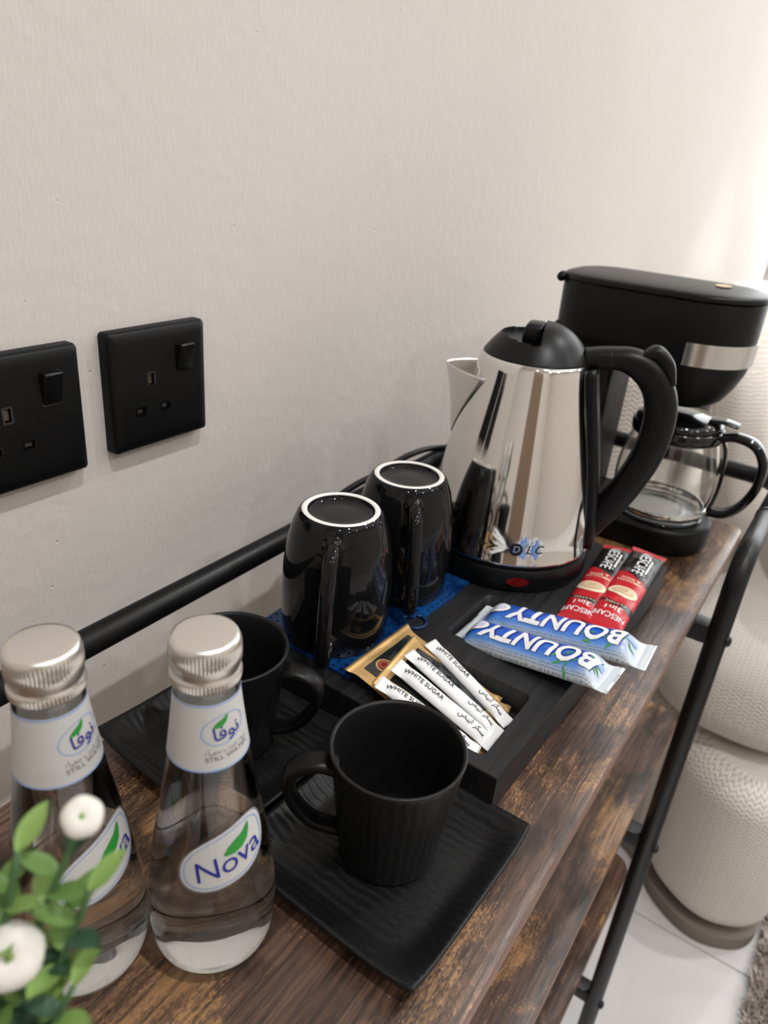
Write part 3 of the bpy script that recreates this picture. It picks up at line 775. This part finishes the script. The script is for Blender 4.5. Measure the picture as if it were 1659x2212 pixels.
def bottle(loc, a0, label):
    t = thing('water_bottle', label, 'bottle', loc, (0, 0, a0), 'glass water bottles')
    out = [(r, z) for z, r in BPS]
    inn = [(max(0.004, r - (0.0030 if z > 0.03 else 0.0034)), max(z, 0.0085)) for z, r in BPS if z > 0.006]
    V, F = lathe([(0, .0016), (0.012, .0012), (0.0185, .0002)] + out + inn[::-1] + [(0.014, .0072), (0, .0090)], 72)
    obj('glass', V, F, M['glass'], t)
    wt = [(r + 0.0002, z) for r, z in inn if z < 0.1685]
    V, F = lathe([(0, .0088), (0.014, .0070)] + wt + [(0, wt[-1][1])], 72); obj('water', V, F, M['water'], t)
    # cap with rolled thread, knurling and tamper ring
    V = []; F = []; n = 120; cp = [(.0136, .1660), (.0144, .1664), (.0146, .1690), (.0143, .1708), (.0138, .1714), (.0139, .1722), (.0144, .1735), (.0146, .1762), (.0145, .1795), (.0144, .1835), (.0141, .1855), (.0133, .1868), (.0118, .1871), (0, .1871)]
    rings = []
    for k, (r, z) in enumerate(cp):
        if r == 0: V.append((0, 0, z)); rings.append(None); continue
        kn = {1: .0003, 2: .0004, 3: .0002, 7: .00025, 8: .00045, 9: .00035}.get(k, 0)
        i0 = len(V); rings.append(i0)
        for i in range(n):
            a = 2 * PI * i / n; rr = r + kn * (1 if i % 2 else -1); V.append((rr * math.cos(a), rr * math.sin(a), z))
    for k in range(len(cp) - 2):
        a, b = rings[k], rings[k + 1]
        for i in range(n): F.append((a + i, a + (i + 1) % n, b + (i + 1) % n, b + i))
    for i in range(n): F.append((rings[-2] + i, rings[-2] + (i + 1) % n, len(V) - 1))
    obj('screw_cap', V, F, M['cap'], t, sharp=50)
    # labels (local +X faces the camera side)
    rings = [[((br(z) + .00025) * math.cos(2 * PI * k / 72), (br(z) + .00025) * math.sin(2 * PI * k / 72), z) for k in range(72)] for z in [.1285 + .0325 * q / 8 for q in range(9)]]
    V, F = loft(rings, False, False); nl = obj('neck_label', V, F, M['label'], t)
    for z in (.1290, .1605):
        rings = [[((br(z + dz) + .0004) * math.cos(2 * PI * k / 72), (br(z + dz) + .0004) * math.sin(2 * PI * k / 72), z + dz) for k in range(72)] for dz in (-.0005, .0003)]
        V, F = loft(rings, False, False); obj('label_edge', V, F, M['ink_sky'], nl)
    def fn(aa, zz):
        def f(u, v):
            z = zz + v; r = br(z); a = aa + u / br(zz); n_ = Vector((math.cos(a), math.sin(a), 0.2)).normalized()
            return (r * math.cos(a), r * math.sin(a), z), n_
        return f
    fN = fn(math.radians(26), 0.1480)
    ov = ell(0.0098, 0.0072, 48); ov = [(u, v + 0.10 * u) for u, v in ov]
    decal('oval_line', ring_bm(ov, [(u * .95, v * .95) for u, v in ov]), fN, M['ink_sky'], nl, L=.002, lift=.0005)
    decal('lettering', text_bm('\uFE8E\uFED3\uFEEE\uFEE7', 0.0088, bold=0.004, spacing=0.95), fN, M['ink_blue'], nl, L=.002, lift=.0006, at=(0.0008, -0.0016), ang=0.10)
    decal('leaf_mark', poly_bm(leafmark(0.0068)), fN, M['ink_green'], nl, L=.002, lift=.0006, at=(-0.0050, 0.0018))
    decal('lettering', text_bm('\uFE93\uFE84\uFE92\uFECC\uFEE3 \uFE8F\uFEAE\uFEB7 \uFEE9\uFE8E\uFEF4\uFEE3', 0.0029), fN, M['ink_grey'], nl, L=.002, lift=.0006, at=(0.0010, -0.0098), ang=0.06)
    decal('lettering', text_bm('STILL WATER', 0.0031, bold=0.004), fN, M['ink_grey'], nl, L=.002, lift=.0006, at=(0.0010, -0.0130), ang=0.06)
    fB = fn(math.radians(16), 0.0830)
    bl = decal('body_label', poly_bm(LAB), fB, M['label'], t, L=.0025, lift=.0004)
    decal('label_edge', ring_bm([(u * 1.035, v * 1.05) for u, v in LAB], LAB), fB, M['ink_grey'], bl, L=.003, lift=.00045)
    i1 = [(u * .93, v * .91) for u, v in LAB]; i2 = [(u * .905, v * .875) for u, v in LAB]
    decal('oval_line', ring_bm(i1, i2), fB, M['ink_sky'], bl, L=.003, lift=.0007)
    decal('lettering', text_bm('Nova', 0.0150, bold=-0.004, shear=0.12, spacing=0.96), fB, M['ink_blue'], bl, L=.002, lift=.0008, at=(0.0005, -0.0026), ang=0.26)
    decal('leaf_mark', poly_bm(leafmark(0.0142)), fB, M['ink_green'], bl, L=.002, lift=.0008, at=(-0.0020, 0.0022), ang=0.05)
    return t
bottle((-0.1353, -0.2425, 0.0002), math.radians(-132.5), 'sealed glass water bottle nearer the cups, its label fully visible')
bottle((-0.1803, -0.2009, 0.0002), math.radians(-119 + 12), 'sealed glass water bottle at the left edge behind the flowering plant')

# ------------------------------------------------------------------ sachets and bars
def packet(name, L, W, H, top_mats, parent, region=None, seal=0.008, pinch=0.25, crinkle=0.0006, seed=1, zig=0.0008, nu=64, nv=22, under=0.35, wtaper=0.0):
    rnd = random.Random(seed); ph = [rnd.uniform(0, 6.28) for _ in range(8)]
    def prof(u, v):
        e = L / 2 - seal - abs(u); k = sstep(0, L * pinch, e) if e > 0 else 0.0
        c = max(0.0, 1 - abs(2 * v / W) ** 2.4)
        z = H * k ** 0.6 * c ** 0.62
        cr = crinkle * (math.sin(u * 160 + ph[0] + 3 * math.sin(v * 90 + ph[1])) * 0.6 + math.sin(v * 260 + u * 240 + ph[2]) * 0.5 + math.sin(u * 420 - v * 150 + ph[3]) * .35)
        edge = (1 - sstep(L * .2, L * .5, abs(u))) * .5 + .5
        return z + cr * (0.35 + c * .65) * edge + (crinkle * 0.7 * math.sin(u * 2600) if e < 0 else 0)
    def xy(u, v):
        e = L / 2 - abs(u); w_ = 1 + 0.10 * (1 - sstep(0, seal * 1.8, e)) - wtaper
        uu = u + (math.copysign(zig * (1 if int((v / W + 1) * 60) % 2 else -1), u) if e < 1e-6 else 0)
        return uu, v * w_
    def fn(u, v):
        x, y = xy(u, v); z = prof(u, v); d_ = 0.0008
        nx = -(prof(u + d_, v) - prof(u - d_, v)) / (2 * d_); ny = -(prof(u, v + d_) - prof(u, v - d_)) / (2 * d_)
        return (x, y, z), Vector((nx, ny, 1)).normalized()
    V = []; F = []; mi = []; uv = []
    us = [-L / 2 + L * i / nu for i in range(nu + 1)]
    vs = [math.sin(PI / 2 * (2 * j / nv - 1)) * W / 2 for j in range(nv + 1)]
    for s_ in (0, 1):
        for u in us:
            for v in vs:
                p, _ = fn(u, v); z = p[2]
                if s_: z = -under * max(0, z) - 0.0003
                V.append((p[0], p[1], z)); uv.append((u / L + .5, v / W + .5))
    N_ = (nu + 1) * (nv + 1); q = lambda i, j, s_: s_ * N_ + i * (nv + 1) + j
    for i in range(nu):
        for j in range(nv):
            um, vm = (us[i] + us[i + 1]) / 2, (vs[j] + vs[j + 1]) / 2; r = region(um, vm) if region else 0
            F.append((q(i, j, 0), q(i + 1, j, 0), q(i + 1, j + 1, 0), q(i, j + 1, 0))); mi.append(r)
            F.append((q(i, j, 1), q(i, j + 1, 1), q(i + 1, j + 1, 1), q(i + 1, j, 1))); mi.append(r)
    for i in range(nu):
        F.append((q(i, 0, 1), q(i + 1, 0, 1), q(i + 1, 0, 0), q(i, 0, 0))); mi.append(mi[2 * i * nv])
        F.append((q(i + 1, nv, 1), q(i, nv, 1), q(i, nv, 0), q(i + 1, nv, 0))); mi.append(mi[2 * i * nv])
    for j in range(nv):
        F.append((q(0, j + 1, 1), q(0, j, 1), q(0, j, 0), q(0, j + 1, 0))); mi.append(0)
        F.append((q(nu, j, 1), q(nu, j + 1, 1), q(nu, j + 1, 0), q(nu, j, 0))); mi.append(0)
    o = obj(name, V, F, top_mats, parent, uv=uv, mi=mi)
    return o, fn
def place(t, A, B, roll=0.0):
    """puts local +X from A to B, local Z as upright as it goes"""
    A = Vector(A); B = Vector(B); x = (B - A).normalized(); y = Vector((0, 0, 1)).cross(x).normalized(); z = x.cross(y)
    m = Matrix((x, y, z)).transposed(); m = m @ Matrix.Rotation(roll, 3, 'X')
    t.location = (A + B) / 2; t.rotation_euler = m.to_euler(); return (B - A).length

# sugar sticks
AR = '\uFEBE\uFEF4\uFE91\uFE83 \uFEAE\uFEDC\uFEB3'
def sugar(A, B, W, label, seed, roll=0.0):
    t = thing('sugar_stick', label, 'sugar stick', group='paper sugar sticks in the tray'); L = place(t, A, B, roll)
    o, fn = packet('wrapper', L, W, 0.0038, M['paper'], t, seal=0.006, pinch=0.10, crinkle=0.00028, seed=seed, nu=60, nv=18, under=0.7, zig=0.0005)
    decal('lettering', text_bm('WHITE SUGAR', 0.0051, bold=0.010, sx=0.96), fn, M['ink_black'], o, L=.0015, lift=.00035, at=(-L * 0.22, 0.0))
    decal('lettering', text_bm(AR, 0.0052, bold=0.006), fn, M['ink_black'], o, L=.0015, lift=.00035, at=(L * 0.27, 0.0))
    return t
sugar((0.0963, -0.2275, 0.0455), (0.0825, -0.3020, 0.0205), 0.0110, 'white sugar stick farthest right, against the compartment wall', 11)
sugar((0.0702, -0.2250, 0.0500), (0.0669, -0.3035, 0.0225), 0.0120, 'white sugar stick second from the right in the tray', 12, -0.15)
sugar((0.0507, -0.2270, 0.0520), (0.0541, -0.3035, 0.0235), 0.0125, 'white sugar stick third from the right, half under the cup rim', 13, 0.1)
sugar((0.0290, -0.2275, 0.0515), (0.0410, -0.2995, 0.0240), 0.0120, 'white sugar stick farthest left, mostly hidden by the cup', 14)
# gold coffee sachets
def gold(A, B, W, label, seed, seal=True):
    t = thing('coffee_sachet', label, 'sachet', group='gold sachets under the sugar sticks'); L = place(t, A, B)
    o, fn = packet('wrapper', L, W, 0.0018, M['gold'], t, seal=0.005, pinch=0.2, crinkle=0.0005, seed=seed, nu=50, nv=40, under=0.6, zig=0.0002)
    wd = rrect(-L / 2 + 0.008, L / 2 - 0.014, -W / 2 + 0.0085, W / 2 - 0.006, 0.001, 2)
    decal('dark_window', poly_bm(wd), fn, M['foilblack'], o, L=.003, lift=.0004)
    if seal:
        st = [((0.0062 if k % 2 else 0.0055) * math.cos(k * PI / 24), (0.0062 if k % 2 else 0.0055) * math.sin(k * PI / 24)) for k in range(48)]
        decal('seal_edge', poly_bm(st), fn, M['gold'], o, L=.002, lift=.0007, at=(-L / 2 + 0.016, -W / 2 + 0.021))
        decal('round_seal', poly_bm(ell(0.0044, 0.0044)), fn, M['maroon'], o, L=.002, lift=.0010, at=(-L / 2 + 0.016, -W / 2 + 0.021))
        decal('seal_ring', ring_bm(ell(0.0031, 0.0031), ell(0.0027, 0.0027)), fn, M['gold'], o, L=.002, lift=.0012, at=(-L / 2 + 0.016, -W / 2 + 0.021))
    return t
gold((0.0690, -0.1990, 0.0445), (0.0650, -0.2860, 0.0225), 0.0680, 'gold-edged dark sachet with a round red seal leaning on the tray rim', 21)
gold((0.0610, -0.2185, 0.0475), (0.0700, -0.2990, 0.0190), 0.0580, 'gold-edged dark sachet in front, directly beneath the sugar sticks', 22, False)

# coconut bars
def bar_material():
    m = mat('bar_wrapper', srgb(60, 120, 205), 0.28, spec=0.6, coat=0.3); g = G(m)
    t = g.n('ShaderNodeTexCoord'); sp = g.n('ShaderNodeSeparateXYZ'); g.link(t.outputs['UV'], sp.inputs[0])
    u, v = sp.outputs[0], sp.outputs[1]
    wob_ = g.math('ADD', v, g.math('MULTIPLY', g.math('SUBTRACT', g.noise(t.outputs['UV'], 5, 2), 0.5), 0.10))
    col = g.ramp(wob_, [(0.0, srgb(176, 182, 190)), (0.07, srgb(130, 165, 210)), (0.18, srgb(66, 124, 205)), (0.34, srgb(20, 76, 178)), (0.74, srgb(30, 96, 200)), (0.87, srgb(84, 140, 214)), (0.95, srgb(170, 188, 210)), (1.0, srgb(190, 194, 198))])
    endm = g.ramp(u, [(0.0, 1.0), (0.10, 0.75), (0.20, 0.0), (0.93, 0.0), (0.97, 1.0)])
    col = g.mix(endm, col, srgb(214, 220, 222))
    # unreadable fine print as grey speckle lines near both long edges
    ln = g.math('GREATER_THAN', g.math('FRACT', g.math('MULTIPLY', v, 30.0)), 0.55)
    brk = g.math('GREATER_THAN', g.noise(g.coord('UV', scale=(110, 30, 1)), 1.5, 1), 0.47)
    zone = g.ramp(v, [(0.0, 1.0), (0.14, 1.0), (0.16, 0.0), (0.90, 0.0), (0.91, 1.0)], 'CONSTANT')
    zu = g.ramp(u, [(0.0, 0.0), (0.06, 1.0), (0.80, 0.0)], 'CONSTANT')
    k = g.math('MULTIPLY', g.math('MULTIPLY', ln, brk), g.math('MULTIPLY', zone, zu))
    col = g.mix(g.math('MULTIPLY', k, 0.6), col, srgb(60, 66, 80))
    g.color(col); return m
MB_ = bar_material()
def frond(rnd, L, w):
    bm = bmesh.new()
    for k in range(9):
        a = rnd.uniform(-1.1, 1.1) + (PI if k % 2 else 0); x0, y0 = rnd.uniform(-w, w), rnd.uniform(-w * .6, w * .6); l = L * rnd.uniform(.6, 1)
        dx, dy = math.cos(a), math.sin(a)
        vs = [bm.verts.new(p) for p in ((x0, y0, 0), (x0 + dx * l * .5 - dy * l * .10, y0 + dy * l * .5 + dx * l * .10, 0), (x0 + dx * l, y0 + dy * l, 0), (x0 + dx * l * .5 + dy * l * .10, y0 + dy * l * .5 - dx * l * .10, 0))]
        bm.faces.new(vs)
    return bm
def bar(A, B, W, label, seed):
    t = thing('chocolate_bar', label, 'chocolate bar', group='wrapped coconut bars on the tray'); L = place(t, A, B)
    o, fn = packet('wrapper', L, W, 0.0135, MB_, t, seal=0.007, pinch=0.10, crinkle=0.0005, seed=seed, nu=90, nv=26, under=0.25)
    rnd = random.Random(seed)
    decal('palm_print', frond(rnd, 0.010, 0.008), fn, M['leaf_print'], o, L=.002, lift=.0004, at=(-L * .33, 0.004))
    decal('palm_print', frond(rnd, 0.009, 0.010), fn, M['leaf_print'], o, L=.002, lift=.0004, at=(-L * .22, 0.008))
    sh = text_bm('BOUNTY', 0.0215, bold=0.055, shear=0.22, spacing=1.02, sx=1.0)
    decal('letter_outline', sh, fn, M['ink_blue'], o, L=.002, lift=.0005, at=(-0.0085, 0.0013))
    decal('lettering', text_bm('BOUNTY', 0.0212, bold=0.030, shear=0.22, spacing=1.05, sx=1.0), fn, M['ink_white'], o, L=.002, lift=.0008, at=(-0.0080, 0.0020))
    c = decal('coconut_print', poly_bm(ell(0.0105, 0.0074)), fn, M['husk'], o, L=.002, lift=.0005, at=(L * .365, 0.000))
    decal('coconut_flesh', poly_bm(ell(0.0098, 0.0066)), fn, M['ink_white'], c, L=.002, lift=.0007, at=(L * .365, 0.0004))
    decal('coconut_hollow', poly_bm(ell(0.0070, 0.0044)), fn, M['pale_print'], c, L=.002, lift=.0010, at=(L * .365, 0.0004))
    decal('weight_box', poly_bm(rrect(-0.0035, 0.0035, -0.0028, 0.0028, 0.0006, 2)), fn, M['ink_sky'], o, L=.002, lift=.0006, at=(-L * .40, -0.001))
    return t
bar((0.1410, -0.3520, 0.0475), (0.1465, -0.2265, 0.0265), 0.0335, 'blue coconut chocolate bar, the one nearer the camera', 31)
bar((0.1850, -0.3640, 0.0475), (0.1790, -0.2265, 0.0265), 0.0335, 'blue coconut chocolate bar, the one nearer the coffee sticks', 32)

# instant coffee sticks
def coffee_stick(A, B, W, label, seed, roll=0.0):
    t = thing('instant_coffee_stick', label, 'coffee stick', group='red and black instant coffee sticks'); L = place(t, A, B, roll)
    def region(u, v):
        k = u / L + .5
        return 0 if k < .045 else (1 if k < .42 + .10 * v / W else 0 if k < .76 else (1 if k < .80 + .05 * v / W else 0))
    o, fn = packet('wrapper', L, W, 0.0055, [M['red'], M['blackfoil']], t, region=region, seal=0.006, pinch=0.08, crinkle=0.0006, seed=seed, nu=90, nv=22, under=0.45)
    # local +X runs towards the camera, +Y towards the wall's opposite side
    decal('lettering', text_bm('NESCAF\u00c9', 0.0135, bold=0.006, sx=0.86), fn, M['ink_white'], o, L=.0015, lift=.0004, at=(-L * .265, 0.0005))
    decal('logo_bar', poly_bm([(-.018, -.0006), (.011, -.0006), (.010, .0008), (-.018, .0008)]), fn, M['ink_white'], o, L=.002, lift=.0004, at=(-L * .22, 0.0078))
    decal('lettering', text_bm('SMOOTH\n& RICH', 0.0050, bold=0.012), fn, M['foam'], o, L=.0015, lift=.0004, at=(-L * .015, 0.0), ang=-PI / 2)
    c = decal('cup_print', poly_bm(ell(0.0088, 0.0124)), fn, M['foam'], o, L=.002, lift=.0004, at=(L * .135, 0.0))
    decal('coffee_print', poly_bm(ell(0.0060, 0.0096)), fn, M['cream'], c, L=.002, lift=.0006, at=(L * .130, 0.0))
    decal('foam_swirl', ring_bm(ell(0.0036, 0.0058), ell(0.0028, 0.0046)), fn, M['foam'], c, L=.002, lift=.0008, at=(L * .130, 0.0))
    decal('lettering', text_bm('CLASSIC', 0.0042, bold=0.01, spacing=1.2), fn, M['foam'], o, L=.0015, lift=.0004, at=(L * .278, 0.0), ang=-PI / 2)
    decal('lettering', text_bm('3in1', 0.0095, bold=0.01), fn, M['ink_white'], o, L=.0015, lift=.0004, at=(L * .335, 0.0), ang=-PI / 2)
    decal('lettering', text_bm('NESCAF\u00c9', 0.0066, bold=0.008), fn, M['ink_white'], o, L=.0015, lift=.0004, at=(L * .405, 0.0), ang=-PI / 2)
    return t
coffee_stick((0.3600, -0.2850, 0.0385), (0.2060, -0.2965, 0.0375), 0.0270, 'red and black coffee stick next to the kettle, partly overlapped', 41, 0.12)
coffee_stick((0.3665, -0.3125, 0.0405), (0.2120, -0.3190, 0.0395), 0.0300, 'red and black coffee stick along the tray front edge', 42, -0.06)

# ------------------------------------------------------------------ flowering plant (close to the lens)
pt = thing('potted_plant', 'small leafy plant with round white flowers, blurred in the foreground', 'plant', (-0.268, -0.278, 0.0002))
V, F = lathe([(0, 0), (0.022, 0), (0.0235, 0.001), (0.029, 0.050), (0.0295, 0.052), (0.028, 0.052), (0.0265, 0.045), (0, 0.045)], 32); obj('pot', V, F, M['pot'], pt)
V, F = lathe([(0, 0.046), (0.012, 0.0462), (0.0268, 0.0455)], 24); obj('soil', V, F, M['doorwood'], pt)
rp = random.Random(5)
def leaf_mesh(L, W, curl):
    V = []; F = []; n = 8
    for i in range(n + 1):
        t_ = i / n; w_ = W * math.sin(PI * min(1, t_ * 0.97 + 0.03)) ** 0.75 * (1 - 0.15 * t_)
        for j, q in enumerate((-1, -.5, 0, .5, 1)): V.append((L * t_, w_ * q / 2, curl * L * t_ * t_ + 0.10 * W * q * q))
    for i in range(n):
        for j in range(4): F.append((i * 5 + j, (i + 1) * 5 + j, (i + 1) * 5 + j + 1, i * 5 + j + 1))
    o = obj('leaf', V, F, None, None); me = o.data; bpy.data.objects.remove(o); return me
LM = []
for mm in ('leaf', 'leafl', 'leafd'):
    me = leaf_mesh(0.0135, 0.0072, -0.2); me.materials.append(M[mm]); LM.append(me)
def put_leaf(p, d_, s_, k):
    o = bpy.data.objects.new('leaf', LM[k]); COL.objects.link(o); o.parent = pt
    d_ = Vector(d_).normalized(); q = d_.to_track_quat('X', 'Z'); o.location = p; o.rotation_euler = q.to_euler(); o.scale = (s_, s_, s_)
    md = None
PO = Vector((-0.268, -0.278, 0.0002))
def flower(p, r, d_):
    """round double flower: layered cupped petals"""
    V, F = lathe([(0, -r * .55), (r * .5, -r * .45), (r * .92, -r * .1), (r, r * .15), (r * .90, r * .48), (r * .6, r * .66), (r * .25, r * .66), (r * .12, r * .60), (0, r * .55)], 20)
    V = [(x * (1 + .025 * math.sin(5 * math.atan2(y, x))), y * (1 + .025 * math.sin(5 * math.atan2(y, x))), z) for x, y, z in V]
    o = obj('flower', V, F, M['petal'], pt); o.location = p; o.rotation_euler = Vector(d_).to_track_quat('Z', 'Y').to_euler()
    V, F = lathe([(r * .16, r * .58), (r * .12, r * .68), (0, r * .70)], 10); obj('flower_centre', V, F, M['leafl'], o)
# stem tips placed in world space, near the lower left of the view
tips = [((-0.2265, -0.2920, 0.1990), 0.0056, 'F'), ((-0.2495, -0.2880, 0.1640), 0.0086, 'F'), ((-0.2405, -0.2830, 0.1920), 0, 'L'), ((-0.2310, -0.2985, 0.1790), 0, 'L'),
        ((-0.2465, -0.2800, 0.1800), 0, 'L'), ((-0.2420, -0.3030, 0.1560), 0, 'L'), ((-0.2340, -0.2900, 0.1660), 0, 'L'), ((-0.2560, -0.2780, 0.1820), 0, 'L'), ((-0.2480, -0.2960, 0.1470), 0, 'L')]
for tip, r, kind in tips:
    tip = Vector(tip) - PO
    rt = Vector((rp.uniform(-.010, .010), rp.uniform(-.010, .010), 0.045))
    mid = rt.lerp(tip, 0.55) + Vector((-0.006, 0.0, 0.008))
    P = spline([rt, mid, tip], 10); V, F = tube(P, lambda q: (0.0016 - .0007 * q,) * 2, 8); obj('stem', V, F, M['stem'], pt)
    for k in range(9 if kind == 'L' else 6):
        f = 1.0 - k * 0.055 if kind == 'L' else 0.93 - k * 0.06
        p = P[max(0, min(len(P) - 1, int(f * (len(P) - 1))))]
        a = k * 2.4 + rp.uniform(-.3, .3)
        put_leaf(p, (math.cos(a), math.sin(a), 0.75), rp.uniform(.8, 1.15), rp.choice((0, 0, 1, 1, 2)) if f > .7 else 2)
    if kind == 'F': flower(tip, r, (-0.35, -0.55, 0.8))

# ------------------------------------------------------------------ sofa
so = thing('fabric_sofa', 'cream chevron-weave sofa with rounded end beyond the console table', 'sofa', (1.2, -0.45, FLOOR))
SP = lambda x, y: (x - 1.2, y + 0.45)
FZ = lambda z: z - FLOOR
def smooth_plan(pts, n=8):
    P = [Vector((x, y, 0)) for x, y in pts]; m = len(P); out = []
    for i in range(m):
        p0, p1, p2, p3 = P[i - 1], P[i], P[(i + 1) % m], P[(i + 2) % m]
        for k in range(n):
            t_ = k / n; q = 0.5 * ((2 * p1) + (-p0 + p2) * t_ + (2 * p0 - 5 * p1 + 4 * p2 - p3) * t_ * t_ + (-p0 + 3 * p1 - 3 * p2 + p3) * t_ ** 3); out.append((q.x, q.y))
    return out
BASE = smooth_plan([SP(*q) for q in ((0.765, -0.345), (0.705, -0.400), (0.672, -0.460), (0.676, -0.515), (0.715, -0.562), (0.80, -0.572), (1.05, -0.572), (1.5, -0.572), (2.1, -0.560), (2.2, -0.40), (2.1, -0.12), (1.5, -0.10), (0.95, -0.12), (0.83, -0.23))])
slab('plinth', inset(BASE, 0.004), 0.0, FZ(-0.722), M['plinth'], so, r=0.002)
slab('base', BASE, FZ(-0.720), FZ(-0.425), M['fabric'], so, r=0.05, seg=8, uvm=True)
BACK = smooth_plan([SP(*q) for q in reversed(((0.785, -0.205), (0.760, -0.150), (0.785, -0.090), (0.86, -0.060), (1.1, -0.05), (1.6, -0.05), (2.0, -0.06), (2.1, -0.13), (2.0, -0.195), (1.6, -0.205), (1.1, -0.215), (0.86, -0.225)))])
slab('backrest', BACK, FZ(-0.690), FZ(0.125), M['fabric'], so, r=0.038, seg=8, uvm=True)
def cushion(name, c, s_, m, parent, rot=(0, 0, 0), p=2.8, pz=2.2, pinch=0.0):
    nu, nv = 72, 32; V = []; F = []; uv = []
    for j in range(nv + 1):
        b = -PI / 2 + PI * j / nv; cb, sb = math.cos(b), math.sin(b)
        cb2 = max(0, cb) ** (2 / pz); sb2 = math.copysign(abs(sb) ** (2 / pz), sb)
        for i in range(nu + 1):
            a = 2 * PI * i / nu; ca, sa = math.cos(a), math.sin(a)
            x = math.copysign(abs(ca) ** (2 / p), ca) * cb2; y = math.copysign(abs(sa) ** (2 / p), sa) * cb2
            k = 1 - pinch * (1 - (abs(x) * abs(y)) ** 2) * max(0, max(abs(x), abs(y)) - .5)
            V.append((s_[0] * x * k, s_[1] * y * k, s_[2] * sb2)); uv.append((a * (s_[0] + s_[1]) * .5, b * (s_[2] + .6 * min(s_[0], s_[1]))))
    for j in range(nv):
        for i in range(nu):
            q = j * (nu + 1) + i; F.append((q, q + 1, q + nu + 2, q + nu + 1))
    o = obj(name, V, F, m, parent, uv=uv); o.location = c; o.rotation_euler = rot; return o
cushion('seat_cushion', (*SP(1.165, -0.425), FZ(-0.320)), (0.455, 0.205, 0.150), M['fabric'], so, p=2.6, pz=2.7)
cushion('seat_cushion', (*SP(1.84, -0.425), FZ(-0.320)), (0.22, 0.205, 0.150), M['fabric'], so, p=3.4, pz=2.7)
def pillow_material():
    m = mat('ribbed_cotton', srgb(228, 220, 210), 0.9, spec=0.15); g = G(m)
    wv = g.wave(g.coord('Object', scale=(4, 4, 4)), 15, 4, 2, 1.5, 'Z'); g.color(g.ramp(wv, [(0.1, srgb(222, 213, 202)), (0.9, srgb(238, 232, 224))])); g.bump(wv, 0.18, 0.0015); return m
PM = pillow_material()
pl1 = cushion('throw_pillow', (0.995, -0.305, 0.015), (0.235, 0.062, 0.160), PM, None, rot=(math.radians(-12), 0, math.radians(8)), p=2.6, pz=2.8, pinch=0.12)
tag(pl1, 'white ribbed throw pillow leaning against the sofa back, beside the carafe', 'pillow')
pl2 = cushion('throw_pillow', (1.000, -0.470, -0.065), (0.22, 0.055, 0.095), mat('cream_cotton', srgb(214, 202, 188), 0.9, spec=0.15), None, rot=(math.radians(-22), 0, math.radians(4)), p=2.6, pz=2.6, pinch=0.1)
tag(pl2, 'plain cream throw pillow lying in front of the white ribbed one', 'pillow')

# ------------------------------------------------------------------ shaggy rug
rg_ = thing('shaggy_rug', 'shaggy grey-brown rug on the marble floor in front of the sofa', 'rug', (1.3, -1.4, FLOOR))
RMAT = mat('rug_backing', srgb(120, 106, 98), 0.95)
box('backing', (-0.95, -0.85, 0.0005), (0.95, 0.822, 0.010), RMAT, rg_, bevel=0.003)
def pile_material():
    m = mat('rug_pile', srgb(150, 136, 126), 0.9, spec=0.1); g = G(m)
    g.color(g.ramp(g.noise(g.coord('Object'), 26, 3), [(0.35, srgb(150, 136, 127)), (0.6, srgb(206, 194, 185)), (0.75, srgb(230, 222, 214))])); return m
rr_ = random.Random(9); V = []; F = []
def tuft(x, y, L):
    a = rr_.uniform(0, 6.28); dx, dy = math.cos(a), math.sin(a); lean = rr_.uniform(.2, .9) * L; w_ = rr_.uniform(.0012, .0024); b = rr_.uniform(0, 6.28); wx, wy = w_ * math.cos(b), w_ * math.sin(b)
    i = len(V); z0 = 0.008
    V.extend([(x - wx, y - wy, z0), (x + wx, y + wy, z0), (x + dx * lean * .45 + wx * .8, y + dy * lean * .45 + wy * .8, z0 + L * .6), (x + dx * lean * .45 - wx * .8, y + dy * lean * .45 - wy * .8, z0 + L * .6), (x + dx * lean, y + dy * lean, z0 + L * .85)])
    F.extend([(i, i + 1, i + 2, i + 3), (i + 3, i + 2, i + 4)])
for _ in range(30000): tuft(rr_.uniform(-.95, -.25), .822 - abs(rr_.gauss(0, 1)) * .16, rr_.uniform(.012, .024))
for _ in range(14000): tuft(rr_.uniform(-.95, .95), rr_.uniform(-.85, .822), rr_.uniform(.014, .026))
pile = obj('pile', V, F, pile_material(), rg_, smooth=False); pile['kind'] = 'stuff'
